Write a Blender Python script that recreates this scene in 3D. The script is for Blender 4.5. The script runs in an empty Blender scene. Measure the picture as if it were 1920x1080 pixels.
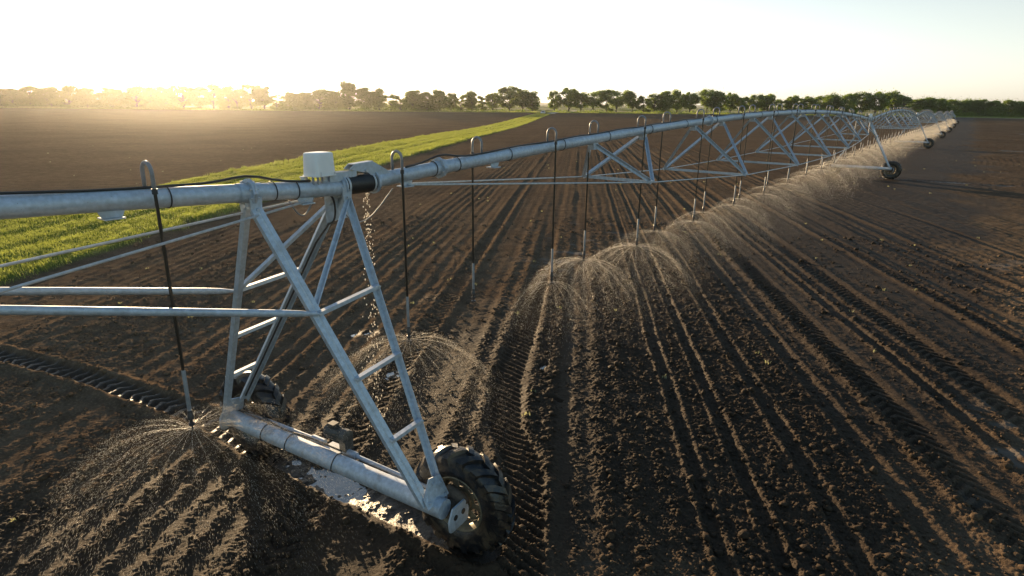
TREES = [(-244.6, 296.5, 8.7, 11.3, 'bushy'), (-237.3, 298.4, 8.3, 11.4, 'bushy'), (-231.8, 303.4, 9.5, 11.6, 'bushy'), (-222.0, 302.6, 9.3, 10.8, 'bushy'), (-211.4, 299.9, 9.9, 11.2, 'bushy'), (-205.2, 303.2, 9.1, 9.8, 'bushy'), (-199.4, 304.2, 6.5, 7.2, 'small'), (-192.4, 302.4, 9.2, 11.3, 'bushy'), (-189.4, 307.2, 6.4, 6.8, 'small'), (-181.3, 303.2, 10.1, 10.8, 'bushy'), (-175.9, 305.9, 9.7, 10.4, 'bushy'), (-169.8, 307.5, 10.1, 10.4, 'bushy'), (-161.4, 307.8, 10.7, 10.9, 'round'), (-154.5, 309.7, 10.1, 10.5, 'round'), (-148.3, 311.5, 11.4, 10.5, 'round'), (-141.9, 313.8, 10.8, 8.5, 'bushy'), (-135.7, 309.3, 8.8, 7.3, 'small'), (-130.3, 312.7, 11.7, 12.2, 'round'), (-124.1, 313.7, 11.0, 9.0, 'round'), (-117.5, 312.3, 7.3, 7.9, 'small'), (-109.6, 312.5, 8.4, 10.1, 'bushy'), (-106.4, 321.4, 8.6, 9.3, 'bushy'), (-98.2, 318.5, 9.9, 11.9, 'bushy'), (-92.1, 320.6, 9.5, 8.1, 'bushy'), (-85.1, 327.4, 13.4, 8.9, 'tall'), (-76.9, 327.6, 11.1, 7.8, 'tall'), (-70.5, 328.8, 10.7, 7.2, 'tall'), (-64.9, 332.9, 8.2, 9.0, 'small'), (-59.1, 329.0, 7.7, 6.1, 'small'), (-53.5, 336.0, 10.3, 10.8, 'bushy'), (-46.6, 335.7, 9.5, 9.7, 'bushy'), (-39.6, 336.5, 10.4, 7.4, 'tall'), (-34.6, 343.0, 9.2, 8.1, 'round'), (-29.4, 347.3, 8.8, 7.1, 'small'), (-23.1, 344.6, 10.2, 5.8, 'tall'), (-17.5, 350.1, 8.2, 7.1, 'small'), (-11.9, 350.1, 9.6, 7.7, 'round'), (-2.8, 357.3, 13.2, 11.5, 'round'), (4.8, 360.4, 12.3, 8.5, 'round'), (10.3, 359.1, 10.6, 6.1, 'tall'), (23.2, 366.0, 11.4, 6.8, 'round'), (31.6, 366.3, 13.3, 11.2, 'round'), (38.9, 367.9, 10.5, 7.5, 'round'), (46.3, 370.2, 12.1, 11.9, 'spread'), (53.9, 368.8, 10.4, 6.9, 'small'), (60.1, 372.3, 12.6, 12.0, 'spread'), (70.1, 375.0, 12.2, 12.1, 'spread'), (75.8, 370.6, 9.5, 7.5, 'small'), (83.6, 377.3, 10.5, 8.9, 'round'), (89.8, 375.3, 12.1, 7.6, 'tall'), (97.0, 377.2, 12.8, 9.6, 'round'), (104.4, 376.2, 12.0, 9.5, 'round'), (116.5, 381.7, 13.7, 11.0, 'spread'), (122.6, 379.6, 12.3, 7.7, 'tall'), (131.4, 384.7, 12.1, 9.1, 'round'), (138.0, 381.3, 9.7, 8.4, 'round'), (145.9, 384.2, 11.1, 10.4, 'spread'), (153.9, 384.0, 11.2, 9.7, 'round'), (162.8, 386.5, 8.8, 7.8, 'small'), (169.0, 384.4, 10.7, 8.5, 'round'), (177.8, 385.1, 10.8, 9.1, 'round'), (188.6, 389.9, 11.3, 11.9, 'spread'), (197.5, 390.5, 11.8, 10.6, 'bushy'), (205.0, 389.7, 12.2, 9.9, 'bushy'), (214.7, 392.9, 13.2, 12.0, 'round'), (221.7, 388.4, 13.9, 11.2, 'round'), (233.8, 393.7, 13.8, 11.3, 'round'), (238.4, 389.3, 11.3, 9.9, 'round'), (249.9, 395.6, 9.6, 10.7, 'bushy'), (255.7, 393.6, 10.9, 12.0, 'bushy'), (264.3, 394.1, 10.4, 11.3, 'bushy'), (274.2, 397.3, 9.9, 11.4, 'bushy'), (281.2, 396.3, 9.7, 12.1, 'bushy'), (289.0, 394.6, 10.1, 12.0, 'bushy'), (293.0, 387.5, 9.5, 11.8, 'bushy'), (302.7, 388.1, 9.9, 11.8, 'bushy'), (309.1, 384.3, 9.3, 12.4, 'bushy'), (318.0, 383.3, 9.7, 12.3, 'bushy')]
import bpy, math, random
import numpy as np
from mathutils import Vector, Matrix
sc = bpy.context.scene
COL = sc.collection
R = math.radians
random.seed(7)
rng = np.random.default_rng(11)

# ------------------------------------------------------------------ layout (metres)
CAM_H, PITCH, ROLL, FPX = 4.7, 0.2959, 0.0126, 1135.0
AZ = 0.6273                                   # azimuth of the irrigation line
D = np.array([math.sin(AZ), math.cos(AZ)])    # along the line
N = np.array([math.cos(AZ), -math.sin(AZ)])   # across it, towards the viewer
T0 = np.array([-2.1986, 6.218])               # foot of the near tower
SPAN = 43.8
PIPE_Z = 3.8
YAW = 0.08
PHI = R(6.141)                                # azimuth of the furrows
ROW_V = np.array([math.sin(PHI), math.cos(PHI)])
ROW_U = np.array([math.cos(PHI), -math.sin(PHI)])
SUN_AZ, SUN_EL = R(-28.0), R(5.2)
STRIP_R, STRIP_L = -14.9, -22.5

# ------------------------------------------------------------------ numpy noise
def _hash(ix, iy, seed):
    h = (ix.astype(np.int64)*374761393 + iy.astype(np.int64)*668265263 + seed*982451653) & 0x7fffffff
    h = ((h ^ (h >> 13)) * 1274126177) & 0x7fffffff
    return ((h ^ (h >> 16)) & 0xffff) / 65535.0
def vnoise(x, y, seed=0):
    ix, iy = np.floor(x), np.floor(y)
    fx, fy = x-ix, y-iy
    fx = fx*fx*fx*(fx*(fx*6-15)+10); fy = fy*fy*fy*(fy*(fy*6-15)+10)
    a, b = _hash(ix, iy, seed), _hash(ix+1, iy, seed)
    c, d = _hash(ix, iy+1, seed), _hash(ix+1, iy+1, seed)
    return ((a+(b-a)*fx)*(1-fy) + (c+(d-c)*fx)*fy)*2-1
def fbm(x, y, seed=0, octv=4, gain=.5):
    s = 0; a = 1; t = 0
    for o in range(octv):
        s = s + a*vnoise(x*2**o+o*17.3, y*2**o-o*9.1, seed+o); t += a; a *= gain
    return s/t
def worley(x, y, seed=0):
    """distance to nearest jittered point and that cell's random number"""
    ix, iy = np.floor(x), np.floor(y)
    best = np.full(x.shape, 9.0); rid = np.zeros(x.shape)
    for dx in (-1, 0, 1):
        for dy in (-1, 0, 1):
            cx, cy = ix+dx, iy+dy
            px = cx+_hash(cx, cy, seed); py = cy+_hash(cx, cy, seed+5)
            d = np.hypot(x-px, y-py)
            m = d < best
            best = np.where(m, d, best); rid = np.where(m, _hash(cx, cy, seed+9), rid)
    return best, rid
def sstep(a, b, x):
    t = np.clip((x-a)/(b-a), 0, 1); return t*t*(3-2*t)

# ------------------------------------------------------------------ terrain
_ky = np.array([-4000, -50, 10, 42, 77, 112, 150, 190, 260, 300, 5000.])
_kz = np.array([0, 0, 0, .2, .08, -.3, -.6, -.5, -.1, 0, 0.])
_yy = np.arange(-100, 420, 1.0)
_zz = np.convolve(np.interp(np.arange(-115, 435, 1.0), _ky, _kz), np.ones(31)/31, 'valid')
def zbase(y): return np.interp(y, _yy, _zz)
EDGE = np.array([(-4000, 260), (-256, 285), (-210, 289), (-117, 299), (10, 340), (103, 360), (266, 376), (320, 365), (700, 330), (4000, 300)], float)
def yedge(x): return np.interp(x, EDGE[:, 0], EDGE[:, 1])
def uv(x, y): return x*ROW_U[0]+y*ROW_U[1], x*ROW_V[0]+y*ROW_V[1]
def sq(x, y):
    return (x-T0[0])*D[0]+(y-T0[1])*D[1], (x-T0[0])*N[0]+(y-T0[1])*N[1]
def polydist(x, y, pts):
    """distance to polyline, arc length along it, signed side"""
    best = np.full(x.shape, 1e9); arc = np.zeros(x.shape); side = np.zeros(x.shape); acc = 0
    for (ax, ay), (bx, by) in zip(pts[:-1], pts[1:]):
        lx, ly = bx-ax, by-ay; L = math.hypot(lx, ly)
        t = np.clip(((x-ax)*lx+(y-ay)*ly)/L**2, 0, 1)
        d = np.hypot(x-ax-t*lx, y-ay-t*ly)
        m = d < best
        best = np.where(m, d, best); arc = np.where(m, acc+t*L, arc)
        side = np.where(m, ((x-ax)*ly-(y-ay)*lx)/L, side); acc += L
    return best, arc, side
def tower_xy(k, X, Y, low=True):
    if low: X, Y = X*math.cos(YAW)-Y*math.sin(YAW), X*math.sin(YAW)+Y*math.cos(YAW)
    p = T0+D*(SPAN*k+X)-N*Y
    return p
WHEEL_R, WHEEL_X, WHEEL_Y = .612, .37, 1.764
RUTS = [[tuple(tower_xy(0, WHEEL_X, 1.2)), tuple(tower_xy(0, WHEEL_X, WHEEL_Y)), (-4.5, 8.2), (-5.7, 8.8), (-7., 9.45), (-8.2, 9.95), (-11, 11.0), (-16, 12.6)],
        [tuple(tower_xy(0, WHEEL_X, -WHEEL_Y-.25)), tuple(tower_xy(0, WHEEL_X, 1.2))]]
for k in (1, 2, 3, 4):
    RUTS.append([tuple(tower_xy(k, WHEEL_X, 1.6)), tuple(tower_xy(k, WHEEL_X, -1.8)), tuple(tower_xy(k, WHEEL_X+.2, -8)), tuple(tower_xy(k, WHEEL_X+1., -26))])
# (x, y, half length, half width, angle, water level)
PUDDLES = [(-2.3, 6.83, .66, .27, R(-33), -.05), (-1.5, 6.82, .34, .17, R(-28), -.05), (.52, 10.35, .26, .15, R(80), -.03), (.05, 9.1, .24, .14, R(40), -.03),
           (.62, 9.02, .2, .12, R(-30), -.03), (-1.28, 9.85, .34, .2, R(70), -.03), (-2.1, 9.95, .3, .17, R(20), -.03), (2.45, 12.0, .14, .09, R(60), -.03), (-3.05, 11.9, .3, .15, R(10), -.03),
           (-5.3, 9.5, .4, .12, R(-28), -.04), (-3.6, 9.3, .35, .14, R(-20), -.035), (1.2, 13.2, .4, .12, R(85), -.03)]
PUDDLES = PUDDLES[:2]+[(x_, y_, a_*.66, b_*.6, t_, l_) for x_, y_, a_, b_, t_, l_ in PUDDLES[2:9:2]]
TRACKS = [(5.2, .26, .030, 1), (7.1, .26, .026, 1), (9.3, .2, .018, 1), (-3.1, .22, .014, -1), (3.2, .12, .02, 0), (1.7, .10, .026, 0), (2.35, .10, .028, 0), (4.2, .14, .018, 0), (11.8, .22, .02, 1), (6.2, .12, .016, 0), (14.6, .2, .02, 1)]
def row_profile(u):
    return (.40*np.sin(u/.375*6.283+1.5*vnoise(u/2.3, u*0+.2, 30))*(.55+.6*vnoise(u/1.3, u*0+4.5, 34))+.75*vnoise(u/.42, u*0+2.5, 32)+.5*vnoise(u/.95, u*0+7.5, 33)+.25*vnoise(u/2.4, u*0+1.5, 35))/1.15
def soil(x, y, fine=True):
    """height, plus masks used by the material"""
    u, v = uv(x, y); r = np.hypot(x, y)
    s, q = sq(x, y)
    wob = .05*vnoise(u/1.5, v/3.0, 3)+.03*vnoise(u/.8, v/1.1, 4)
    rp = row_profile(u+wob)
    left = sstep(STRIP_L+.4, STRIP_L-.4, u)
    strip = sstep(STRIP_L-.35, STRIP_L+.25, u+.25*vnoise(v/1.2, u, 8))*sstep(STRIP_R+.35, STRIP_R-.25, u+.3*vnoise(v/.9, u, 9))
    beyond = sstep(-1.5, 1.5, y-yedge(x))
    wet = sstep(5.2, 3.2, np.abs(q-2.2+2.6*fbm(s/3.6, q/2.6, 12, 3)))*sstep(-.2, 2.5, s+1.5*fbm(x/1.5, y/1.5, 14, 2))
    wet = np.maximum(wet, sstep(6.5, 4.0, np.abs(q-.3)+2.0*fbm(x/1.7, y/1.3, 13, 3)+2.2)*.9)
    crust = sstep(.09, .36, fbm(u/.7+.25*v, v/.55, 21, 4)+.3*fbm(u/4, v/4, 23, 2)-.16)*(1-.75*wet)*sstep(-2.5, .5, u)*sstep(30, 17, r)
    lane = sstep(.05, -.45, rp)
    amp = .78+.45*vnoise(u/1.6, v/3.5, 5)+.25*vnoise(u/.6, v/1.1, 7)
    h = .041*rp*amp*(1-.55*crust)
    h = h+.030*vnoise(u/2.9, v/3.7, 6)*1.0
    trackm = np.zeros(x.shape)
    for (u0, w, dep, chev) in TRACKS:
        a = np.abs(u+wob*.4-u0)
        m = sstep(w, w*.6, a)
        lug = 0
        if chev: lug = .018*np.sign(np.sin((v+chev*a*.9)/.21*6.283)+.1)*m*sstep(28, 16, r)
        h = h*(1-.7*m)-dep*m+lug+.022*np.exp(-((a-w*1.35)/(w*.3))**2)
        trackm = np.maximum(trackm, m*.8)
    # curved tractor track near the tower
    cu = np.interp(v, [4, 7.0, 8.1, 9.6, 12.6, 15, 60], [-.35, -.55, -.95, -1.12, -1.0, -1.0, -1.0])
    a = np.abs(u-cu); m = sstep(.30, .2, a)*sstep(26, 17, v)
    h = h*(1-.6*m)-.02*m+.026*m*np.sin((v+(u-cu)*.8)/.17*6.283)
    h = h+.02*np.exp(-((a-.36)/.09)**2)*sstep(26, 17, v)
    trackm = np.maximum(trackm, m*.5)
    mud = np.zeros(x.shape)
    for i, pts in enumerate(RUTS):
        near = i < 2
        dd, arc, side = polydist(x, y, pts)
        w = .2 if near else .22
        m = sstep(w+.04, w-.05, dd)
        lug = np.sin((arc+np.abs(side)*.7)/.23*6.283+1.6*vnoise(arc/.5, side/.2, 48))-.35*(vnoise(arc/.8, side/.3, 49)+.2)
        h = h*(1-m)+m*((-.095 if i == 0 else -.035)+(.085 if i == 0 else .006)*sstep(-.2, .5, lug)+.02*fbm(x/.15, y/.15, 47, 3)) if near else h*(1-m)+m*(-.05+.035*sstep(-.2, .5, lug))
        h = h+(.05 if near else .03)*np.exp(-((dd-w*1.4)/.09)**2)
        mud = np.maximum(mud, m)
    for (px, py, a_, b_, an, lv) in PUDDLES:
        wx_ = .16*fbm(x/.35, y/.35, 45, 3); wy_ = .16*fbm(x/.35, y/.35, 46, 3)
        dx, dy = x-px+wx_, y-py+wy_
        e = np.hypot((dx*math.cos(an)+dy*math.sin(an))/a_, (-dx*math.sin(an)+dy*math.cos(an))/b_)
        m = sstep(1.25, .55, e+.75*fbm(x/.2, y/.2, 41, 4))
        h = h*(1-m)+m*(lv-.014+.048*fbm(x/.13, y/.13, 43, 4)-(.012 if a_ > .6 else 0))
        mud = np.maximum(mud, m*.5); wet = np.maximum(wet, sstep(3.0, 1.0, e)); mud = np.maximum(mud, .25*sstep(1.9, 1.1, e+.6*fbm(x/.3, y/.3, 44, 3)))
    soilm = (1-strip)*(1-beyond)
    # clods
    near = sstep(34, 12, r)
    if fine:
        rough = np.clip(.55+.75*sstep(-.35, .45, rp)-.38*lane, .2, 1.2)*(1-.6*crust)*(1-.6*trackm)*(1-.75*mud)
        rough = rough*(1-.35*left)
        h = h+.012*fbm(x/.16, y/.16, 51, 3)*(.4+rough)
        mk = r < 36
        xx, yy_ = x[mk], y[mk]
        c1, r1 = worley(xx/.068+.25*vnoise(xx/.03, yy_/.03, 61), yy_/.068, 62)
        c2, r2 = worley(xx/.036, yy_/.036+.2*vnoise(xx/.03, yy_/.03, 63), 64)
        b1 = np.sqrt(np.clip(1-(c1/(.25+.45*r1))**2, 0, 1))*(.004+.022*r1**4)*(r1 > .25)
        b2 = np.sqrt(np.clip(1-(c2/(.3+.4*r2))**2, 0, 1))*(.004+.010*r2)
        h[mk] += (b1+b2)*rough[mk]*near[mk]
    far = 1-.35*sstep(80, 250, r)
    h = h*far
    hg = .10+.018*vnoise(u/.8, v/1.5, 71)+.04*vnoise(u/2.4, v/4, 72)-.03*np.exp(-((u-(STRIP_R-2.7))/.4)**2)-.03*np.exp(-((u-(STRIP_R-4.5))/.4)**2)
    h = h*soilm*(1-.5*left)+hg*strip*(1-beyond)+(.08*vnoise(x/5, y/5, 73)+.1)*beyond
    return h+zbase(y), dict(wet=wet*soilm, crust=crust*soilm, strip=strip*(1-beyond), beyond=beyond, mud=mud*soilm, left=left*soilm*1.0)
def gz(x, y):
    h, _ = soil(np.array([float(x)]), np.array([float(y)]), fine=False); return float(h[0])

# ------------------------------------------------------------------ mesh helpers
class MB:
    def __init__(s): s.v = []; s.f = []
    def add(s, vs, fs):
        o = len(s.v); s.v += [tuple(map(float, p)) for p in vs]; s.f += [tuple(i+o for i in f) for f in fs]
    def ring_tube(s, pts, rad, n=12, cap=True):
        pts = [Vector(p) for p in pts]; rads = rad if isinstance(rad, (list, tuple)) else [rad]*len(pts)
        o = len(s.v); prev = None
        for i, p in enumerate(pts):
            t = (pts[min(i+1, len(pts)-1)]-pts[max(i-1, 0)]).normalized()
            if prev is None:
                a = Vector((0, 0, 1)) if abs(t.z) < .9 else Vector((1, 0, 0))
                x = t.cross(a).normalized()
            else: x = (prev-t*prev.dot(t)).normalized()
            prev = x; y = t.cross(x)
            for k in range(n):
                an = 2*math.pi*k/n
                s.v.append(tuple(p+(x*math.cos(an)+y*math.sin(an))*rads[i]))
        for i in range(len(pts)-1):
            for k in range(n):
                a = o+i*n+k; b = o+i*n+(k+1) % n
                s.f.append((a, b, b+n, a+n))
        if cap:
            s.f.append(tuple(o+k for k in reversed(range(n))))
            s.f.append(tuple(o+(len(pts)-1)*n+k for k in range(n)))
        return s
    def bar(s, p0, p1, prof, up=(0, 0, 1)):
        """extrude a closed 2-D profile from p0 to p1"""
        p0, p1, up = Vector(p0), Vector(p1), Vector(up)
        t = (p1-p0).normalized(); x = t.cross(up).normalized(); y = x.cross(t)
        vs = [p0+x*a+y*b for a, b in prof]+[p1+x*a+y*b for a, b in prof]
        n = len(prof)
        s.add(vs, [(k, (k+1) % n, n+(k+1) % n, n+k) for k in range(n)]+[tuple(reversed(range(n))), tuple(range(n, 2*n))])
        return s
    def box(s, c, size, M=None):
        c = Vector(c); hx, hy, hz = (a/2 for a in size)
        vs = [Vector((sx*hx, sy*hy, sz*hz)) for sx in (-1, 1) for sy in (-1, 1) for sz in (-1, 1)]
        vs = [(M @ p if M else p)+c for p in vs]
        s.add(vs, [(0, 1, 3, 2), (4, 6, 7, 5), (0, 4, 5, 1), (2, 3, 7, 6), (0, 2, 6, 4), (1, 5, 7, 3)]); return s
    def plate(s, poly, thick):
        """poly: 3-D points in a plane, extruded both ways by thick/2"""
        P = [Vector(p) for p in poly]; nn = (P[1]-P[0]).cross(P[2]-P[1]).normalized()*thick/2
        n = len(P)
        s.add([p-nn for p in P]+[p+nn for p in P], [tuple(reversed(range(n))), tuple(range(n, 2*n))]+[(k, (k+1) % n, n+(k+1) % n, n+k) for k in range(n)])
        return s
    def lathe(s, prof, c=(0, 0, 0), axis='x', n=32, closed=False):
        c = Vector(c); o = len(s.v)
        for a, r in prof:
            for k in range(n):
                an = 2*math.pi*k/n
                p = (a, r*math.cos(an), r*math.sin(an))
                if axis == 'z': p = (r*math.cos(an), r*math.sin(an), a)
                if axis == 'y': p = (r*math.sin(an), a, r*math.cos(an))
                s.v.append(tuple(c+Vector(p)))
        m = len(prof)
        for i in range(m-1 if not closed else m):
            for k in range(n):
                a = o+i*n+k; b = o+i*n+(k+1) % n; j = ((i+1) % m-i)*n
                s.f.append((a, b, b+j, a+j))
        return s
def link(name, me, mat=None, parent=None):
    o = bpy.data.objects.new(name, me); COL.objects.link(o)
    if mat: me.materials.clear(); me.materials.append(mat)
    if parent: o.parent = parent
    return o
def build(name, mb, mat, parent=None, smooth=None, bevel=0):
    me = bpy.data.meshes.new(name); me.from_pydata(mb.v, [], mb.f); me.update()
    if smooth is not None:
        me.shade_smooth() if smooth == 'all' else me.set_sharp_from_angle(angle=R(smooth))
        if smooth != 'all':
            for p in me.polygons: p.use_smooth = True
            me.set_sharp_from_angle(angle=R(smooth))
    return link(name, me, mat, parent)
def np_mesh(name, v, faces, nper, smooth=False):
    """fast mesh from arrays; faces (m, nper)"""
    me = bpy.data.meshes.new(name)
    me.vertices.add(len(v)); me.vertices.foreach_set('co', np.ascontiguousarray(v, dtype=np.float32).ravel())
    m = len(faces)
    me.loops.add(m*nper); me.loops.foreach_set('vertex_index', np.ascontiguousarray(faces, dtype=np.int32).ravel())
    me.polygons.add(m); me.polygons.foreach_set('loop_start', np.arange(m, dtype=np.int32)*nper)
    me.polygons.foreach_set('loop_total', np.full(m, nper, dtype=np.int32))
    if smooth: me.polygons.foreach_set('use_smooth', np.ones(m, dtype=bool))
    me.update(calc_edges=True); me.validate(); return me
def empty(name, loc, rot=(0, 0, 0)):
    o = bpy.data.objects.new(name, None); COL.objects.link(o); o.location = loc; o.rotation_euler = rot
    o.empty_display_size = .2; return o
def tag(o, label, cat, group=None, kind=None):
    if label: o['label'] = label
    if cat: o['category'] = cat
    if group: o['group'] = group
    if kind: o['kind'] = kind
    return o
def dup(o, parent=None):
    c = o.copy(); COL.objects.link(c)
    if parent: c.parent = parent
    for ch in list(o.children): dup(ch, c)
    return c
ORD = ['first', 'second', 'third', 'fourth', 'fifth', 'sixth', 'seventh', 'eighth', 'ninth', 'tenth', 'eleventh', 'twelfth', 'thirteenth', 'fourteenth', 'fifteenth', 'sixteenth', 'seventeenth', 'eighteenth', 'nineteenth', 'twentieth', 'twenty-first', 'twenty-second', 'twenty-third', 'twenty-fourth', 'twenty-fifth', 'twenty-sixth', 'twenty-seventh', 'twenty-eighth', 'twenty-ninth', 'thirtieth', 'thirty-first', 'thirty-second', 'thirty-third', 'thirty-fourth', 'thirty-fifth', 'thirty-sixth', 'thirty-seventh', 'thirty-eighth', 'thirty-ninth', 'fortieth', 'forty-first', 'forty-second', 'forty-third', 'forty-fourth']

# ------------------------------------------------------------------ materials
def mat(name):
    m = bpy.data.materials.new(name); m.use_nodes = True
    nt = m.node_tree; b = nt.nodes['Principled BSDF']; return m, nt, b
def nd(nt, typ, **kw):
    n = nt.nodes.new(typ)
    for k, v in kw.items():
        if k in n.inputs.keys(): n.inputs[k].default_value = v
        else: setattr(n, k, v)
    return n
def ramp(nt, fac, stops):
    n = nt.nodes.new('ShaderNodeValToRGB'); el = n.color_ramp.elements
    while len(el) < len(stops): el.new(.5)
    for e, (p, c) in zip(el, stops): e.position = p; e.color = (*c, 1) if len(c) == 3 else c
    nt.links.new(fac, n.inputs['Fac']); return n.outputs['Color']
def mix(nt, fac, a, b, mode='MIX'):
    n = nt.nodes.new('ShaderNodeMix'); n.data_type = 'RGBA'; n.blend_type = mode
    for sock, val in ((n.inputs['Factor'], fac), (n.inputs['A'], a), (n.inputs['B'], b)):
        pass
    def put(i, val):
        if hasattr(val, 'is_output'): nt.links.new(val, n.inputs[i])
        else: n.inputs[i].default_value = val if not isinstance(val, tuple) else ((*val, 1) if len(val) == 3 else val)
    put(0, fac); put(6, a); put(7, b)
    return n.outputs[2]
def math_n(nt, op, a, b=None, clamp=False):
    n = nt.nodes.new('ShaderNodeMath'); n.operation = op; n.use_clamp = clamp
    for i, val in enumerate((a, b)):
        if val is None: continue
        if hasattr(val, 'is_output'): nt.links.new(val, n.inputs[i])
        else: n.inputs[i].default_value = val
    return n.outputs[0]
def noise(nt, scale, detail=4, rough=.55, coord='Object', dist=0):
    tc = nt.nodes.new('ShaderNodeTexCoord'); n = nt.nodes.new('ShaderNodeTexNoise')
    n.inputs['Scale'].default_value = scale; n.inputs['Detail'].default_value = detail; n.inputs['Roughness'].default_value = rough; n.inputs['Distortion'].default_value = dist
    nt.links.new(tc.outputs[coord], n.inputs['Vector']); return n.outputs['Fac']
def bump(nt, b, h, strength, dist):
    n = nt.nodes.new('ShaderNodeBump'); n.inputs['Strength'].default_value = strength; n.inputs['Distance'].default_value = dist
    nt.links.new(h, n.inputs['Height']); nt.links.new(n.outputs['Normal'], b.inputs['Normal'])

def m_galv(name='galvanised_steel', base=(.46, .52, .60), dirt=.25):
    m, nt, b = mat(name)
    n1 = noise(nt, 22, 5, .6); n2 = noise(nt, 3.5, 4, .6)
    c = ramp(nt, n1, [(.3, tuple(x*.78 for x in base)), (.55, base), (.75, tuple(min(1, x*1.22) for x in base))])
    d = math_n(nt, 'MULTIPLY', ramp_f(nt, n2, .52, .72), dirt)
    c = mix(nt, d, c, (.20, .15, .10))
    n4 = noise(nt, 45, 3, .7); c = mix(nt, math_n(nt, 'MULTIPLY', ramp_f(nt, n4, .66, .74), .6), c, (.16, .11, .07))
    nt.links.new(c, b.inputs['Base Color']); b.inputs['Metallic'].default_value = .38
    r = math_n(nt, 'ADD', math_n(nt, 'MULTIPLY', n1, .3), .40); nt.links.new(r, b.inputs['Roughness'])
    return m
def ramp_f(nt, fac, a, b):
    n = nt.nodes.new('ShaderNodeMapRange'); n.interpolation_type = 'SMOOTHSTEP'
    n.inputs['From Min'].default_value = a; n.inputs['From Max'].default_value = b
    nt.links.new(fac, n.inputs['Value']); return n.outputs['Result']
def m_simple(name, col, rough=.5, metal=0, var=.25, scale=12, spec=None):
    m, nt, b = mat(name)
    n1 = noise(nt, scale, 4, .6)
    c = ramp(nt, n1, [(.3, tuple(x*(1-var) for x in col)), (.7, tuple(min(1, x*(1+var)) for x in col))])
    nt.links.new(c, b.inputs['Base Color']); b.inputs['Roughness'].default_value = rough; b.inputs['Metallic'].default_value = metal
    if spec is not None: b.inputs['Specular IOR Level'].default_value = spec
    return m
M = {}
M['galv'] = m_galv()
M['galv_lower'] = m_galv('weathered_galvanised_steel', (.46, .52, .60), .5)
M['rod'] = m_galv('truss_rod_steel', (.55, .57, .6), .1)
M['rubber'] = m_simple('black_rubber', (.018, .018, .019), .5)
M['hose'] = m_simple('dark_hose', (.022, .019, .016), .3)
M['cable'] = m_simple('cable_jacket', (.03, .027, .025), .5)
M['weight'] = m_simple('grey_plastic_weight', (.21, .22, .24), .5, .1)
M['nozzle'] = m_simple('dark_nozzle_plastic', (.03, .03, .035), .4)
M['white'] = m_simple('white_box_paint', (.74, .74, .74), .42, 0, .05, 6)
M['motor'] = m_simple('muddy_motor_paint', (.085, .083, .078), .5, .35, .45, 25)
def m_mud_tyre():
    m, nt, b = mat('muddy_tyre_rubber')
    n1 = noise(nt, 7, 6, .65, dist=.6)
    c = mix(nt, ramp_f(nt, n1, .46, .62), (.012, .012, .014), (.065, .048, .033))
    nt.links.new(c, b.inputs['Base Color'])
    nt.links.new(math_n(nt, 'ADD', math_n(nt, 'MULTIPLY', n1, .5), .1), b.inputs['Roughness'])
    bump(nt, b, noise(nt, 30, 5, .6), .6, .01); return m
M['tyre'] = m_mud_tyre()
M['rim'] = m_simple('muddy_rim_paint', (.17, .145, .10), .55, .2, .5, 14)
M['mudclump'] = m_simple('caked_mud', (.085, .062, .045), .75, 0, .4, 20)

def m_soil():
    m, nt, b = mat('tilled_soil')
    def attr(nm):
        a = nt.nodes.new('ShaderNodeAttribute'); a.attribute_name = nm; return a.outputs['Fac']
    wet, crust, strip, beyond, mud = (attr(a) for a in ('wet', 'crust', 'strip', 'beyond', 'mud'))
    n1 = noise(nt, 2.3, 8, .65); n2 = noise(nt, 26, 6, .65); n3 = noise(nt, .12, 5, .6)
    c = ramp(nt, n1, [(.3, (.068, .048, .032)), (.5, (.106, .075, .050)), (.7, (.152, .110, .074))])
    c = mix(nt, ramp_f(nt, n2, .45, .72), c, (.19, .138, .090))
    c = mix(nt, math_n(nt, 'MULTIPLY', crust, .72), c, (.22, .20, .18))
    c = mix(nt, math_n(nt, 'MULTIPLY', ramp_f(nt, n3, .35, .7), .35), c, (.05, .032, .024))
    wetn = math_n(nt, 'MULTIPLY', wet, math_n(nt, 'ADD', math_n(nt, 'MULTIPLY', n1, .7), .5), True)
    c = mix(nt, wetn, c, mix(nt, n2, (.017, .0115, .0078), (.036, .025, .017)))
    c = mix(nt, math_n(nt, 'MULTIPLY', mud, .8), c, (.04, .03, .022))
    g1 = noise(nt, .9, 6, .6)
    cg = ramp(nt, g1, [(.3, (.07, .10, .018)), (.5, (.12, .16, .03)), (.72, (.20, .19, .06))])
    c = mix(nt, strip, c, cg)
    cb = mix(nt, ramp_f(nt, noise(nt, .012, 3, .5), .42, .55), (.09, .12, .03), (.38, .33, .17))
    c = mix(nt, beyond, c, cb)
    nt.links.new(c, b.inputs['Base Color'])
    ro = math_n(nt, 'SUBTRACT', .92, math_n(nt, 'MULTIPLY', wetn, .25))
    ro = math_n(nt, 'SUBTRACT', ro, math_n(nt, 'MULTIPLY', mud, .38))
    nt.links.new(ro, b.inputs['Roughness']); 
    sp = math_n(nt, 'ADD', math_n(nt, 'MULTIPLY', math_n(nt, 'MAXIMUM', math_n(nt, 'MULTIPLY', wetn, .22), math_n(nt, 'MULTIPLY', mud, .8)), .34), 0.0)
    nt.links.new(sp, b.inputs['Specular IOR Level'])
    hb = math_n(nt, 'ADD', math_n(nt, 'MULTIPLY', noise(nt, 60, 5, .7), .6), noise(nt, 14, 5, .65))
    bump(nt, b, hb, .8, .025)
    return m
M['soil'] = m_soil()
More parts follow.
